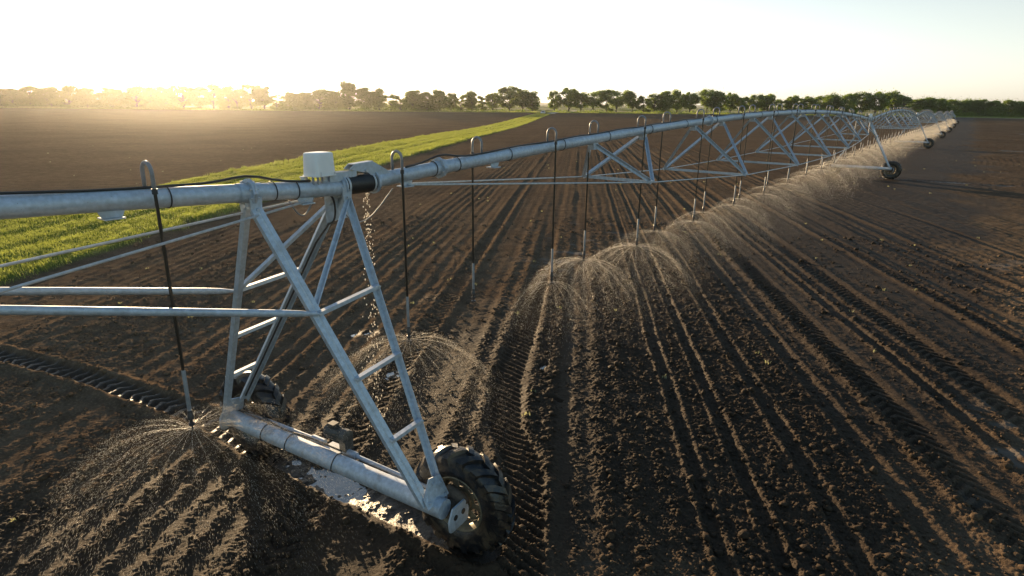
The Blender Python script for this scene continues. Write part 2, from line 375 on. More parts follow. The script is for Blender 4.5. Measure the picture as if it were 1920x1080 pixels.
def m_water():
    m, nt, b = mat('puddle_water')
    b.inputs['Base Color'].default_value = (.045, .036, .028, 1); b.inputs['Coat Weight'].default_value = 1.0; b.inputs['Coat Roughness'].default_value = .04; b.inputs['Roughness'].default_value = .06
    b.inputs['Specular IOR Level'].default_value = 1.0; bump(nt, b, noise(nt, 16, 6, .65), .7, .012); return m
M['water'] = m_water()
def m_leafy(name, c0, c1, trans=.45, scale=.6):
    m, nt, b = mat(name)
    nt.nodes.remove(b); out = nt.nodes['Material Output']
    oi = nt.nodes.new('ShaderNodeObjectInfo')
    n1 = noise(nt, scale, 4, .6)
    f = math_n(nt, 'ADD', math_n(nt, 'MULTIPLY', oi.outputs['Random'], .35), math_n(nt, 'MULTIPLY', n1, .75))
    c = ramp(nt, f, [(.25, c0), (.8, c1)])
    d = nt.nodes.new('ShaderNodeBsdfDiffuse'); t = nt.nodes.new('ShaderNodeBsdfTranslucent'); mx = nt.nodes.new('ShaderNodeMixShader')
    tc = mix(nt, .5, c, (c1[0]*1.5, c1[1]*1.5, c1[2]*.7))
    nt.links.new(c, d.inputs['Color']); nt.links.new(tc, t.inputs['Color'])
    mx.inputs[0].default_value = trans
    nt.links.new(d.outputs[0], mx.inputs[1]); nt.links.new(t.outputs[0], mx.inputs[2]); nt.links.new(mx.outputs[0], out.inputs['Surface'])
    return m
M['leaf'] = m_leafy('tree_foliage', (.062, .108, .022), (.19, .255, .055), .5, .35)
M['grass'] = m_leafy('grass_blades', (.105, .150, .034), (.29, .32, .11), .5, .9)
M['weed'] = m_leafy('weed_leaf', (.16, .17, .10), (.34, .33, .24), .4, 8)
M['bark'] = m_simple('bark', (.06, .048, .038), .9, 0, .3, 3)
def m_drop():
    m, nt, b = mat('water_drops'); nt.nodes.remove(b); out = nt.nodes['Material Output']
    t = nt.nodes.new('ShaderNodeBsdfTranslucent'); g = nt.nodes.new('ShaderNodeBsdfGlossy'); d = nt.nodes.new('ShaderNodeBsdfDiffuse')
    t.inputs['Color'].default_value = (.95, .91, .83, 1); d.inputs['Color'].default_value = (.45, .45, .45, 1); g.inputs['Roughness'].default_value = .25
    a = nt.nodes.new('ShaderNodeMixShader'); a.inputs[0].default_value = .3
    nt.links.new(t.outputs[0], a.inputs[1]); nt.links.new(d.outputs[0], a.inputs[2])
    c = nt.nodes.new('ShaderNodeMixShader'); c.inputs[0].default_value = .08
    nt.links.new(a.outputs[0], c.inputs[1]); nt.links.new(g.outputs[0], c.inputs[2]); nt.links.new(c.outputs[0], out.inputs['Surface'])
    return m
M['drop'] = m_drop()

# ------------------------------------------------------------------ ground: one sheet to the horizon
def make_ground():
    az = np.concatenate([np.arange(-180, -72, 6), np.arange(-72, -48, .6), np.arange(-48, 48, .1), np.arange(48, 72, .6), np.arange(72, 180, 6)])
    rr = [.6]; r = .6
    while r < 3600:
        if r < 3.4: st = .12
        elif r < 430: st = max(.0135, .42*r*r/(4.7*605)) if r < 60 else .42*r*r/(4.7*605)
        else: st = r*.12
        st = min(st, 3.2 if r < 430 else 1e9); r += st; rr.append(r)
    rr = np.array(rr)
    A, Rr = np.meshgrid(np.radians(az), rr, indexing='xy')
    x = (Rr*np.sin(A)).ravel(); y = (Rr*np.cos(A)).ravel()
    z, mk = soil(x, y)
    nr, na = len(rr), len(az)
    x = np.append(x, 0); y = np.append(y, 0); z = np.append(z, 0.)
    i = np.arange(nr-1)[:, None]*na; j = np.arange(na)[None, :]; j2 = (j+1) % na
    q = np.stack([i+j, i+j2, i+na+j2, i+na+j], -1).reshape(-1, 4)[:, ::-1]
    me = np_mesh('ground', np.stack([x, y, z], 1), q, 4, smooth=True)
    for k in ('wet', 'crust', 'strip', 'beyond', 'mud'):
        a = me.attributes.new(k, 'FLOAT', 'POINT'); a.data.foreach_set('value', np.append(mk[k], 0.).astype(np.float32))
    o = link('ground', me, M['soil']); o['kind'] = 'structure'
    print('ground verts', len(x))
make_ground()

def make_puddles():
    for (px, py, a, b, an, lv) in PUDDLES:
        mb = MB(); n = 40; vs = [(0, 0, 0)]
        for k in range(n):
            t = 2*math.pi*k/n; rr = 1.6+.12*math.sin(3*t+px)+.08*math.sin(5*t+py)
            X, Y = a*rr*math.cos(t), b*rr*math.sin(t)
            vs.append((X*math.cos(an)-Y*math.sin(an), X*math.sin(an)+Y*math.cos(an), 0))
        mb.add(vs, [(0, 1+k, 1+(k+1) % n) for k in range(n)])
        o = build('puddle', mb, M['water'], smooth='all'); o.location = (px, py, lv+float(zbase(py))); o['kind'] = 'structure'
make_puddles()

def ico():
    t = (1+5**.5)/2
    v = np.array([(-1, t, 0), (1, t, 0), (-1, -t, 0), (1, -t, 0), (0, -1, t), (0, 1, t), (0, -1, -t), (0, 1, -t), (t, 0, -1), (t, 0, 1), (-t, 0, -1), (-t, 0, 1)], float)
    v /= np.linalg.norm(v[0])
    f = np.array([(0, 11, 5), (0, 5, 1), (0, 1, 7), (0, 7, 10), (0, 10, 11), (1, 5, 9), (5, 11, 4), (11, 10, 2), (10, 7, 6), (7, 1, 8), (3, 9, 4), (3, 4, 2), (3, 2, 6), (3, 6, 8), (3, 8, 9), (4, 9, 5), (2, 4, 11), (6, 2, 10), (8, 6, 7), (9, 8, 1)])
    return v, f
def make_clods():
    n = 85000
    r = 3.6+22*rng.random(n)**1.5; a = np.radians(rng.uniform(-50, 50, n))
    x, y = r*np.sin(a), r*np.cos(a)
    z, mk = soil(x, y)
    u, v = uv(x, y)
    p = np.clip(.18+1.1*sstep(-.2, .6, row_profile(u)), 0, 1)*(1-.8*mk['crust'])*(1-mk['mud'])*(1-mk['strip'])
    keep = rng.random(n) < p
    x, y, z, u = x[keep], y[keep], z[keep], u[keep]; n = len(x)
    size = np.clip(np.exp(rng.normal(math.log(.0090), .68, n)), .004, .055)*(.8+.2*r[keep]/10)
    V, F = ico()
    j = 1+.28*rng.standard_normal((n, 12, 1)); j = np.clip(j, .55, 1.5)
    sc_ = np.stack([rng.uniform(.8, 1.35, n), rng.uniform(.8, 1.35, n), rng.uniform(.6, 1.0, n)], 1)
    ang = rng.uniform(0, 6.28, n); ca, sa = np.cos(ang), np.sin(ang)
    P = V[None]*j*size[:, None, None]*sc_[:, None, :]
    PX = P[..., 0]*ca[:, None]-P[..., 1]*sa[:, None]; PY = P[..., 0]*sa[:, None]+P[..., 1]*ca[:, None]
    P = np.stack([PX+x[:, None], PY+y[:, None], P[..., 2]+(z+size*.25)[:, None]], -1).reshape(-1, 3)
    Fa = (F[None]+(np.arange(n)*12)[:, None, None]).reshape(-1, 3)
    me = np_mesh('soil_clods', P, Fa, 3, smooth=True)
    for k in ('wet',):
        at = me.attributes.new(k, 'FLOAT', 'POINT'); at.data.foreach_set('value', np.repeat(mk[k][keep], 12).astype(np.float32))
    o = link('soil_clods', me, M['soil']); tag(o, 'loose brown clods scattered over the tilled furrows', 'soil clods', kind='stuff')
    print('clods', n)
make_clods()

# ------------------------------------------------------------------ grass
def blades(name, x, y, z, h, w, lean, matl, label, cat):
    n = len(x); a = rng.uniform(0, 6.283, n); la = rng.uniform(0, 6.283, n)
    dx, dy = np.cos(a)*w, np.sin(a)*w
    lx, ly = np.cos(la)*lean*h, np.sin(la)*lean*h
    P = np.empty((n, 5, 3))
    P[:, 0] = np.stack([x-dx, y-dy, z-.03], 1); P[:, 1] = np.stack([x+dx, y+dy, z-.03], 1)
    P[:, 2] = np.stack([x-dx*.7+lx*.3, y-dy*.7+ly*.3, z+h*.6], 1); P[:, 3] = np.stack([x+dx*.7+lx*.3, y+dy*.7+ly*.3, z+h*.6], 1)
    P[:, 4] = np.stack([x+lx, y+ly, z+h], 1)
    b = (np.arange(n)*5)[:, None, None]
    F = (np.array([(0, 1, 3), (0, 3, 2), (2, 3, 4)])[None]+b).reshape(-1, 3)
    me = np_mesh(name, P.reshape(-1, 3), F, 3)
    o = link(name, me, matl); tag(o, label, cat, kind='stuff'); return o
def make_grass():
    v = np.concatenate([rng.uniform(12, 40, 120000), rng.uniform(40, 110, 90000), rng.uniform(110, 320, 50000)])
    u = rng.uniform(STRIP_L-.5, STRIP_R+.5, len(v))
    x = u*ROW_U[0]+v*ROW_V[0]; y = u*ROW_U[1]+v*ROW_V[1]
    z, mk = soil(x, y, fine=False)
    dens = mk['strip']*(1-mk['beyond'])*(.7+.3*sstep(-.3, .3, vnoise(u/1.1, v/2.2, 81)))
    rut = np.exp(-((u-(STRIP_R-2.7))/.36)**2)+np.exp(-((u-(STRIP_R-4.5))/.36)**2)
    keep = rng.random(len(v)) < dens*(1-.3*rut)
    x, y, z, u, v = (q[keep] for q in (x, y, z, u, v))
    rut = rut[keep]
    edge = np.exp(-((u-STRIP_R)/.5)**2)+np.exp(-((u-STRIP_L)/.6)**2)
    h = rng.uniform(.03, .11, len(x))*(1+.7*edge)*(1-.5*np.clip(rut, 0, 1))*(.9+.3*vnoise(u/.9, v/1.6, 82)+.9*(vnoise(u/.35, v/.4, 83) > .5))
    h = np.clip(h, .05, .55)
    w = np.clip(.006+v*.00022, .006, .05)*rng.uniform(.7, 1.4, len(x))
    blades('grass_strip', x, y, z, h, w, .5, M['grass'], 'bright green backlit grass strip between the two ploughed fields', 'grass')
    # verge along the far edge of the fields
    n = 45000
    x = rng.uniform(-290, 360, n); y = yedge(x)+rng.uniform(-1.5, 16, n)**1.0; z = zbase(y)+.1
    blades('verge_grass', x, y, z, rng.uniform(.25, .8, n), rng.uniform(.06, .16, n), .4, M['grass'], 'bright green grass verge under the far tree line', 'grass')
make_grass()
def make_weeds():
    n = 170
    r = 7+70*rng.random(n); a = np.radians(rng.uniform(-46, 44, n)); x = r*np.sin(a); y = r*np.cos(a)
    u, v = uv(x, y); k = (u < STRIP_L-1) | (u > STRIP_R+1); x, y = x[k], y[k]
    z, mk = soil(x, y, fine=False); X = np.repeat(x, 6)+rng.normal(0, .03, len(x)*6); Y = np.repeat(y, 6)+rng.normal(0, .03, len(x)*6)
    blades('weed_seedlings', X, Y, np.repeat(z, 6)+.03, rng.uniform(.012, .035, len(X)), rng.uniform(.007, .013, len(X)), 1.6, M['weed'], 'tiny pale weed seedlings dotted over the bare soil', 'weeds')
make_weeds()

# ------------------------------------------------------------------ irrigation span (local: X along, Y away from the viewer, Z up)
PR = .086
def zp(s): return PIPE_Z+.62*(1-((s-22.4)/21.6)**2)
X_START, X_END = 1.0, SPAN+.52
NODES = [7.25+5.05*k for k in range(7)]
NODE_Z = [3.27, 3.00, 2.89, 2.86, 2.89, 2.98, 3.10]
NODE_W = [.72, 1.08, 1.27, 1.36, 1.27, 1.08, .80]
ANGLE = [(-.03, -.03), (.03, -.03), (.03, -.022), (-.022, -.022), (-.022, .03), (-.03, .03)]
def make_span():
    root = empty('irrigation_span', (0, 0, 0))
    ss = [X_START+(X_END-X_START)*k/90 for k in range(91)]
    mb = MB().ring_tube([(s, 0, zp(s)) for s in ss], PR, 24); build('main_pipe', mb, M['galv'], root, 40)
    for s in (2.12, 12.28, 22.33, 32.4, 42.35+.9):
        mb = MB()
        for dx in (-.013, .013):
            mb.ring_tube([(s+dx-.011, 0, zp(s+dx-.011)), (s+dx+.011, 0, zp(s+dx+.011))], PR+.048, 8)
        mb.ring_tube([(s-.12, 0, zp(s-.12)), (s+.12, 0, zp(s+.12))], PR+.006, 24, False)
        fl = build('pipe_flange', mb, M['galv_lower'], root, 30)
        for k in range(8):
            an = 2*math.pi*(k+.5)/8; yy, zz = (PR+.026)*math.cos(an), (PR+.026)*math.sin(an)
            build('bolt', MB().ring_tube([(s-.045, yy, zp(s)+zz), (s+.045, yy, zp(s)+zz)], .009, 6), M['rod'], fl)
    for i, s in enumerate(NODES):
        zn, w = NODE_Z[i], NODE_W[i]
        for dx in (-1.05, 1.05):
            a = s+dx
            mb = MB(); zz = zp(a)
            mb.plate([(a-.09, 0, zz-PR+.015), (a+.09, 0, zz-PR+.015), (a+.06, 0, zz-PR-.10), (a-.06, 0, zz-PR-.10)], .11)
            build('strut_bracket', mb, M['galv'], root)
            for sg in (-1, 1):
                mb = MB().bar((a, sg*.062, zz-PR-.03), (s-.06 if dx < 0 else s+.06, sg*w, zn+.01), ANGLE, (0, sg, .3))
                build('truss_strut', mb, M['galv'], root)
        mb = MB().bar((s, -w, zn-.012), (s, w, zn-.012), ANGLE, (0, 0, 1)); build('cross_member', mb, M['galv'], root)
        for sg in (-1, 1):
            mb = MB().box((s, sg*w, zn), (.20, .05, .04)).ring_tube([(s-.05, sg*w, zn-.05), (s-.05, sg*w, zn+.05)], .014, 6); build('node_plate', mb, M['galv'], root)
    for sg in (-1, 1):
        pts = [(1.5, sg*.06, zp(1.5)-PR-.03)]+[(NODES[i], sg*NODE_W[i], NODE_Z[i]-.02) for i in range(7)]+[(SPAN+.05, sg*.05, 3.695)]
        build('truss_rod', MB().ring_tube(pts, .0125, 8), M['rod'], root, 'all')
    for s, nm in ((1.5, 'rod_bracket'), (SPAN+.05, 'rod_bracket'), (2.95+.3, 'hanger_tab'), (SPAN-1.75, 'hanger_tab')):
        zz = zp(s)-PR
        mb = MB().plate([(s-.11, -.03, zz+.03), (s+.11, -.03, zz+.03), (s+.07, -.03, zz-.055), (s-.07, -.03, zz-.055)], .012)
        mb.plate([(s-.075, -.09, zz-.05), (s+.075, -.09, zz-.05), (s+.075, .06, zz-.05), (s-.075, .06, zz-.05)], .012)
        build(nm, mb, M['galv'], root)
    # supply cable strapped along the top, lifting over each flange
    pts = []
    s = 1.5
    while s < SPAN+.15:
        lift = 0
        for f in (2.12, 12.28, 22.33, 32.4, 43.25): lift = max(lift, .062*math.exp(-((s-f)/.28)**2))
        pts.append((s, -.03+.006*math.sin(s*2.1), zp(s)+PR+.010+lift+.006*math.sin(s*3.7))); s += .14
    build('supply_cable', MB().ring_tube(pts, .012, 8), M['cable'], root, 'all')
    for s in (2.0+.0, 2.45, 3.6, 5.1, 6.7, 8.6, 10.6, 12.7, 14.9, 17, 19, 21, 23.4, 25.5, 28, 30.5, 33, 35.5, 38, 40.2, 41.3, 42.5, 43.5, 43.75):
        mb = MB(); ring = [(s, (PR+.007)*math.cos(t*math.pi/12), zp(s)+.003+(PR+.008)*math.sin(t*math.pi/12)) for t in range(25)]
        mb.ring_tube(ring, .0055, 6, False); build('cable_strap', mb, M['cable'], root, 'all')
    # flexible joint at the tower side: boot, clamps, hook plates
    zj = zp(.78); x0, x1 = .56, 1.0
    prof = [(x0, PR+.012), (x0+.03, PR+.016)]+[(x0+.05+.02*k, PR+.016+.005*(k % 2)) for k in range(17)]+[(x1-.02, PR+.016), (x1, PR+.012)]
    build('rubber_boot', MB().lathe(prof, (0, 0, zj), 'x', 28), M['rubber'], root, 'all')
    for s in (x0+.035, x1-.04):
        build('hose_clamp', MB().lathe([(s-.012, PR+.02), (s-.012, PR+.026), (s+.012, PR+.026), (s+.012, PR+.02)], (0, 0, zj), 'x', 28, True), M['rod'], root, 50)
    mb = MB().lathe([(x1-.005, PR-.02), (x1-.005, PR+.045), (x1+.02, PR+.045), (x1+.02, PR-.02)], (0, 0, zj), 'x', 20, True)
    build('joint_flange', mb, M['galv'], root, 40)
    zt = zj+PR
    for sg in (-1, 1):
        mb = MB().plate([(.64, sg*.05, zt+.085), (.70, sg*.05, zt+.135), (.98, sg*.05, zt+.15), (1.22, sg*.05, zt+.02), (1.24, sg*.05, zt-.04), (.98, sg*.05, zt-.03), (.9, sg*.05, zt+.03), (.78, sg*.05, zt+.055)], .012)
        build('hook_plate', mb, M['galv'], root)
    build('hook_pin', MB().ring_tube([(.86, -.085, zt+.06), (.86, .085, zt+.06)], .018, 10), M['rod'], root, 40)
    mb = MB().plate([(.70, -.045, zt+.137), (.98, -.045, zt+.152), (.98, .045, zt+.152), (.70, .045, zt+.137)], .01); build('hook_cover', mb, M['galv'], root)
    # electric lead drooping from the tower to the joint
    pts = [(.52+.76*t, -.03+.04*math.sin(t*3), 3.54+.16*t-.24*math.sin(math.pi*t**.85)) for t in [k/20 for k in range(21)]]
    build('drooping_lead', MB().ring_tube(pts, .007, 6), M['weight'], root, 'all')
    return root

# ------------------------------------------------------------------ drive tower
LEG = [(-.060, -.028), (-.052, .022), (-.012, .022), (0, .030), (.012, .022), (.052, .022), (.060, -.028), (.052, -.030), (.044, .012), (-.044, .012), (-.052, -.030)]
RUNG = [(-.028, -.02), (.028, -.02), (.028, .02), (-.028, .02)]
def rl(X, Y, Z): return Vector((X*math.cos(YAW)-Y*math.sin(YAW), X*math.sin(YAW)+Y*math.cos(YAW), Z))
def lerp(a, b, t): return Vector(a)+(Vector(b)-Vector(a))*t
def make_wheel(root, sy):
    """rim with tyre, lugs, hub; axle along X"""
    c = (0, 0, 0)
    Rr, W = WHEEL_R, .15
    rp = [(-.125, .315), (-.115, .335), (-.10, .325), (-.085, .29), (-.02, .275), (.085, .29), (.10, .325), (.115, .335), (.125, .315), (.115, .305), (.0, .262), (-.07, .272), (-.115, .305)]
    mb = MB().lathe(rp, c, 'x', 40, True)
    # disc with eight hand holes
    n = 48
    for k in range(n):
        a0, a1 = 2*math.pi*k/n, 2*math.pi*(k+1)/n
        hole = (k % 6) in (1, 2, 3)
        segs = [(.0, .13), (.13, .265)] if not hole else [(.0, .13), (.13, .15), (.235, .265)]
        for r0, r1 in segs:
            x0, x1 = .02-.05*(1-r0/.265), .02-.05*(1-r1/.265)
            vs = []
            for dx in (-.006, .006):
                for (r, xx) in ((r0, x0), (r1, x1)):
                    for a in (a0, a1): vs.append((xx+dx, r*math.cos(a), r*math.sin(a)))
            mb.add(vs, [(0, 1, 3, 2), (4, 6, 7, 5), (0, 4, 5, 1), (2, 3, 7, 6), (0, 2, 6, 4), (1, 5, 7, 3)])
    wheel = build('wheel', mb, M['rim'], root, 35)
    tp = [(-.12, .325), (-.145, .36), (-.158, .43), (-.155, .50), (-.135, .55), (-.09, .572), (0, .580), (.09, .572), (.135, .55), (.155, .50), (.158, .43), (.145, .36), (.12, .325)]
    mb = MB().lathe(tp, c, 'x', 72, True)
    nl = 18
    for k in range(nl):
        for sd in (-1, 1):
            a = 2*math.pi*(k+(.5 if sd > 0 else 0))/nl
            # bar lug sweeping from shoulder to centre line
            rows = []
            for t in (0, .25, .5, .75, 1):
                xx = sd*(.162*(1-t)-.012*t); an = a+.26*t
                rt = (.555, .596, .616, .624, .620)[int(t*4)]; rb = (.47, .54, .565, .572, .572)[int(t*4)]
                hw = .042-.006*t
                rows.append([(xx, rb, an-hw*1.5/.6), (xx, rt, an-hw/.6), (xx, rt, an+hw/.6), (xx, rb, an+hw*1.5/.6)])
            vs = [(x_, r_*math.cos(q_), r_*math.sin(q_)) for rw in rows for (x_, r_, q_) in rw]
            fs = [(i*4+j, i*4+j+1, i*4+j+5, i*4+j+4) for i in range(4) for j in range(3)]+[(0, 1, 2, 3), (19, 18, 17, 16)]
            mb.add(vs, fs)
    build('tyre', mb, M['tyre'], wheel, 45)
    mb = MB().lathe([(-.16, .0), (-.16, .07), (-.05, .085), (-.04, .12), (.0, .125), (.03, .10), (.05, .06), (.05, .0)], c, 'x', 20)
    build('hub', mb, M['rim'], wheel, 40)
    p = rl(WHEEL_X, sy*WHEEL_Y, WHEEL_R-.035); wheel.location = p; wheel.rotation_euler = (R(17), 0, YAW)
    return wheel
def make_tower():
    root = empty('drive_tower', (0, 0, 0))
    bz = .69
    mb = MB().ring_tube([rl(0, -1.80, bz), rl(0, 1.80, bz)], .105, 28); build('base_beam', mb, M['galv_lower'], root, 40)
    for y in (-.25, .55, 1.0):
        ring = [rl(.108*math.cos(t*math.pi/12), y+.01*math.sin(t*.5), bz+.109*math.sin(t*math.pi/12)) for t in range(25)]
        build('cable_strap', MB().ring_tube(ring, .007, 6, False), M['cable'], root, 'all')
    pts = [rl(.06+.02*math.sin(t*9), 1.6-1.85*t, bz+.112+.02*math.sin(t*7)**2) for t in [k/24 for k in range(25)]]
    build('motor_cable', MB().ring_tube(pts, .011, 8), M['cable'], root, 'all')
    tops, bots = {}, {}
    for sy in (-1, 1):
        for sx in (-1, 1):
            top = Vector((sx*.54, sy*.08, 3.69)); bot = rl(sx*.12, sy*(1.66 if sx < 0 else 1.60), .76 if sx < 0 else .93)
            tops[sx, sy], bots[sx, sy] = top, bot
            prof = LEG if sx*sy > 0 else [(-.035, -.028), (.035, -.028), (.035, -.018), (-.025, -.018), (-.025, .03), (-.035, .03)]
            mb = MB().bar(top, bot, prof, (-.2 if sx < 0 else .3, sy, .4)); build('tower_leg', mb, M['galv'], root)
            mb = MB().plate([(sx*.54-.055, sy*.085, 3.66), (sx*.54+.055, sy*.085, 3.66), (sx*.54+.065, sy*.09, 3.80), (sx*.54-.065, sy*.09, 3.80)], .014)
            mb.ring_tube([(sx*.54, sy*.06, 3.69), (sx*.54, sy*.125, 3.69)], .016, 8)
            build('leg_bracket', mb, M['galv'], root)
        a0, a1 = tops[-1, sy], bots[-1, sy]; b0, b1 = tops[1, sy], bots[1, sy]
        for ta, tb in ((.335, .325), (.555, .565), (.765, .80)):
            pa, pb = lerp(a0, a1, ta), lerp(b0, b1, tb)
            mb = MB().bar(pa+Vector((0, sy*.045, 0)), pb+Vector((0, sy*.045, 0)), RUNG, (0, 0, 1)); build('ladder_rung', mb, M['galv'], root)
            for p in (pa, pb): build('rung_bolt', MB().ring_tube([p+Vector((0, sy*.02, 0)), p+Vector((0, sy*.08, 0))], .013, 6), M['rod'], root)
        mb = MB().bar(lerp(b0, b1, .01), lerp(a0, a1, .325), [(-.022, -.022), (.022, -.022), (.022, -.012), (-.012, -.012), (-.012, .022), (-.022, .022)], (0, sy, .3)); build('diagonal_brace', mb, M['galv'], root)
        # long tube from the leg to the pipe of the span behind
        pa = lerp(a0, a1, .335)+Vector((0, sy*.05, 0)); pb = Vector((-4.75, sy*.10, 3.86))
        mb = MB().ring_tube([pa, lerp(pa, pb, .04), lerp(pa, pb, .08), lerp(pa, pb, .95), pb], [.016, .03, .034, .034, .02], 14); build('span_brace', mb, M['galv'], root, 50)
        # gusset plate at the beam end
        g = [rl(-.17, sy*1.72, bz+.06), rl(.17, sy*1.72, bz+.06), rl(.15, sy*1.62, .96), rl(-.03, sy*1.62, 1.0), rl(-.16, sy*1.66, .84)]
        mb = MB().plate(g, .014)
        for q in (rl(-.12, sy*1.70, .80), rl(.11, sy*1.66, .90), rl(.12, sy*1.71, .78), rl(-.0, sy*1.65, .94)): mb.ring_tube([q-Vector((0, .02, 0)), q+Vector((0, .02, 0))], .013, 6)
        build('gusset_plate', mb, M['galv_lower'], root)
        mb = MB().lathe([(-.10, 0), (-.10, .10), (.10, .10), (.12, .085), (.12, 0)], (0, 0, 0), 'x', 20)
        gb = build('wheel_gearbox', mb, M['mudclump'], root, 40); gb.location = rl(.20, sy*1.764, WHEEL_R-.02); gb.rotation_euler = (0, 0, YAW)
        bm_v = MB().lathe([(-.02, .0), (-.02, .135), (-.0, .15), (.02, .135), (.02, 0)], (0, 0, 0), 'x', 10)
        bm_v.v = [(p[0]*2.2, p[1]*(1+.25*math.sin(9*p[2]+p[0]*30)), p[2]*(1+.2*math.sin(11*p[1]))) for p in bm_v.v]
        md = build('caked_mud', bm_v, M['mudclump'], gb, 'all'); md.location = (.02, 0, .07)
        # bolted mounting plate on the beam end, black discs for its two holes
        mb = MB(); cen = (0, 0, 0); outl = [(-.15, -.12), (.15, -.12), (.17, .02), (.10, .15), (-.10, .15), (-.17, .02)]
        holes = [(-.065, .03, .030), (.065, .03, .030)]
        n = 32
        def ray_out(t):
            dx, dz = math.cos(t), math.sin(t); best = 9
            for (ax, az), (bx, bz_) in zip(outl, outl[1:]+outl[:1]):
                ex, ez = bx-ax, bz_-az; den = dx*ez-dz*ex
                if abs(den) > 1e-9:
                    s_ = (ax*ez-az*ex)/den; u_ = (ax*dz-az*dx)/den
                    if s_ > 0 and -1e-6 <= u_ <= 1+1e-6: best = min(best, s_)
            return best
        pl = [(math.cos(2*math.pi*k/n)*ray_out(2*math.pi*k/n), math.sin(2*math.pi*k/n)*ray_out(2*math.pi*k/n)) for k in range(n)]
        mb.plate([(x_, 0, z_) for x_, z_ in pl], .02)
        mp = build('mounting_plate', mb, M['white'] if False else M['galv_lower'], root); mp.location = rl(.10, sy*1.90, WHEEL_R-.03); mp.rotation_euler = (0, 0, YAW)
        for hx, hz, hr in holes:
            b_ = build('dark_hole_disc', MB().lathe([(-.018, 0), (-.018, hr), (.018, hr), (.018, 0)], (0, 0, 0), 'y', 14), M['rubber'], mp, 40); b_.location = (hx, 0, hz)  # solid black disc stands in for the shade inside each hole
    make_wheel(root, -1); make_wheel(root, 1)
    # centre drive with two shafts
    sx, sz = .19, bz+.05
    for y0, y1 in ((-1.70, -.16), (.18, 1.70)):
        mb = MB().ring_tube([rl(sx, y0, sz-.05), rl(sx, y1, sz-.02)] if y0 < 0 else [rl(sx, y0, sz-.02), rl(sx, y1, sz-.05)], .026, 12); build('drive_shaft', mb, M['galv_lower'], root, 40)
    for y in (-.26, .28):
        mb = MB().ring_tube([rl(sx, y-.10, sz-.02), rl(sx, y+.10, sz-.02)], .043, 14); build('shaft_coupling', mb, M['galv_lower'], root, 40)
    mb = MB().box(rl(.14, -.02, sz-.03), (.24, .26, .03), Matrix.Rotation(YAW, 3, 'Z')); build('motor_mount', mb, M['galv_lower'], root)
    mot = build('drive_motor', MB().lathe([(-.16, 0), (-.16, .06), (-.145, .078), (.10, .078), (.11, .062), (.11, 0)], (0, 0, 0), 'y', 20), M['motor'], root, 40)
    mot.location = rl(sx+.02, .02, sz+.17); mot.rotation_euler = (0, 0, YAW)
    mb = MB()
    for k in range(14):
        an = 2*math.pi*k/14; M3 = Matrix.Rotation(an, 3, 'Y')
        mb.box(M3 @ Vector((.084, -.02, 0)), (.018, .20, .008), M3)
    build('cooling_fin', mb, M['motor'], mot)
    b_ = build('terminal_box', MB().box((0, 0, .095), (.09, .10, .05)), M['motor'], mot)
    b_ = build('gear_housing', MB().lathe([(-.25, 0), (-.25, .05), (-.235, .085), (-.17, .09), (-.155, .06), (-.155, 0)], (0, 0, 0), 'y', 16).box((0, -.2, -.10), (.13, .10, .14)), M['motor'], mot, 40)
    # control box on its post, beside the joint
    bx = .27
    mb = MB()
    def rrect(hx, hy, z, rr=.05, n=5):
        out = []
        for cxs, cys, a0 in ((1, 1, 0), (-1, 1, 90), (-1, -1, 180), (1, -1, 270)):
            for k in range(n+1):
                a = R(a0+90*k/n); out.append((cxs*(hx-rr)+rr*math.cos(a), cys*(hy-rr)+rr*math.sin(a), z))
        return out
    layers = [rrect(.175, .14, 0), rrect(.175, .14, .015), rrect(.166, .132, .016), rrect(.156, .124, .262), rrect(.151, .120, .278), rrect(.138, .108, .286)]
    n = len(layers[0]); vs = [p for l_ in layers for p in l_]
    fs = [(i*n+k, i*n+(k+1) % n, (i+1)*n+(k+1) % n, (i+1)*n+k) for i in range(len(layers)-1) for k in range(n)]+[tuple(reversed(range(n))), tuple((len(layers)-1)*n+k for k in range(n))]
    mb.add(vs, fs); cb = build('control_box', mb, M['white'], root, 35); cb.location = (bx, 0, 3.935); cb.rotation_euler = (0, 0, R(8)); cb.scale = (.84, .84, .84)
    mb = MB()
    for sx_, sy_ in ((-.13, -.10), (.02, -.10), (-.13, .10)): mb.lathe([(.003, 0), (.003, .012), (.05, .012), (.05, 0)], (sx_, sy_-.045, .0), 'z', 8)
    build('box_latch', MB().ring_tube([(-.12, -.148, .01), (-.12, -.15, .06)], .006, 6), M['rod'], cb)
    build('box_latch', MB().ring_tube([(.11, -.148, .02), (.11, -.152, .045)], .008, 6), M['rod'], cb)
    for x_, y_ in ((.14, -.06), (.20, -.06), (.255, -.05), (.14, .05)): build('box_conduit', MB().ring_tube([(x_, y_, 3.85), (x_, y_, 3.937)], .012, 8), M['weight'], root, 50)
    build('box_post', MB().ring_tube([(.33, 0, 3.86), (.33, 0, 3.936)], .035, 14), M['galv'], root, 50)
    for sg in (-1, 1):
        mb = MB().plate([(.36, sg*.045, 3.86), (.64, sg*.045, 3.855), (.72, sg*.045, 3.90), (.72, sg*.045, 3.955), (.40, sg*.045, 3.96), (.36, sg*.045, 3.94)], .012); build('joint_arm', mb, M['galv'], root)
    mb = MB().ring_tube([(.50, 0, 3.80), (.57, 0, 3.80)], PR+.004, 24, False).lathe([(.535, PR), (.535, PR+.03), (.55, PR+.03), (.55, PR)], (0, 0, 3.80), 'x', 24, True); build('joint_collar', mb, M['galv'], root, 40)
    build('valve_stub', MB().ring_tube([(.06, 0, 3.87), (.06, 0, 3.93)], .022, 10).ring_tube([(.06, 0, 3.93), (.06, 0, 3.945)], .03, 6), M['rod'], root, 50)
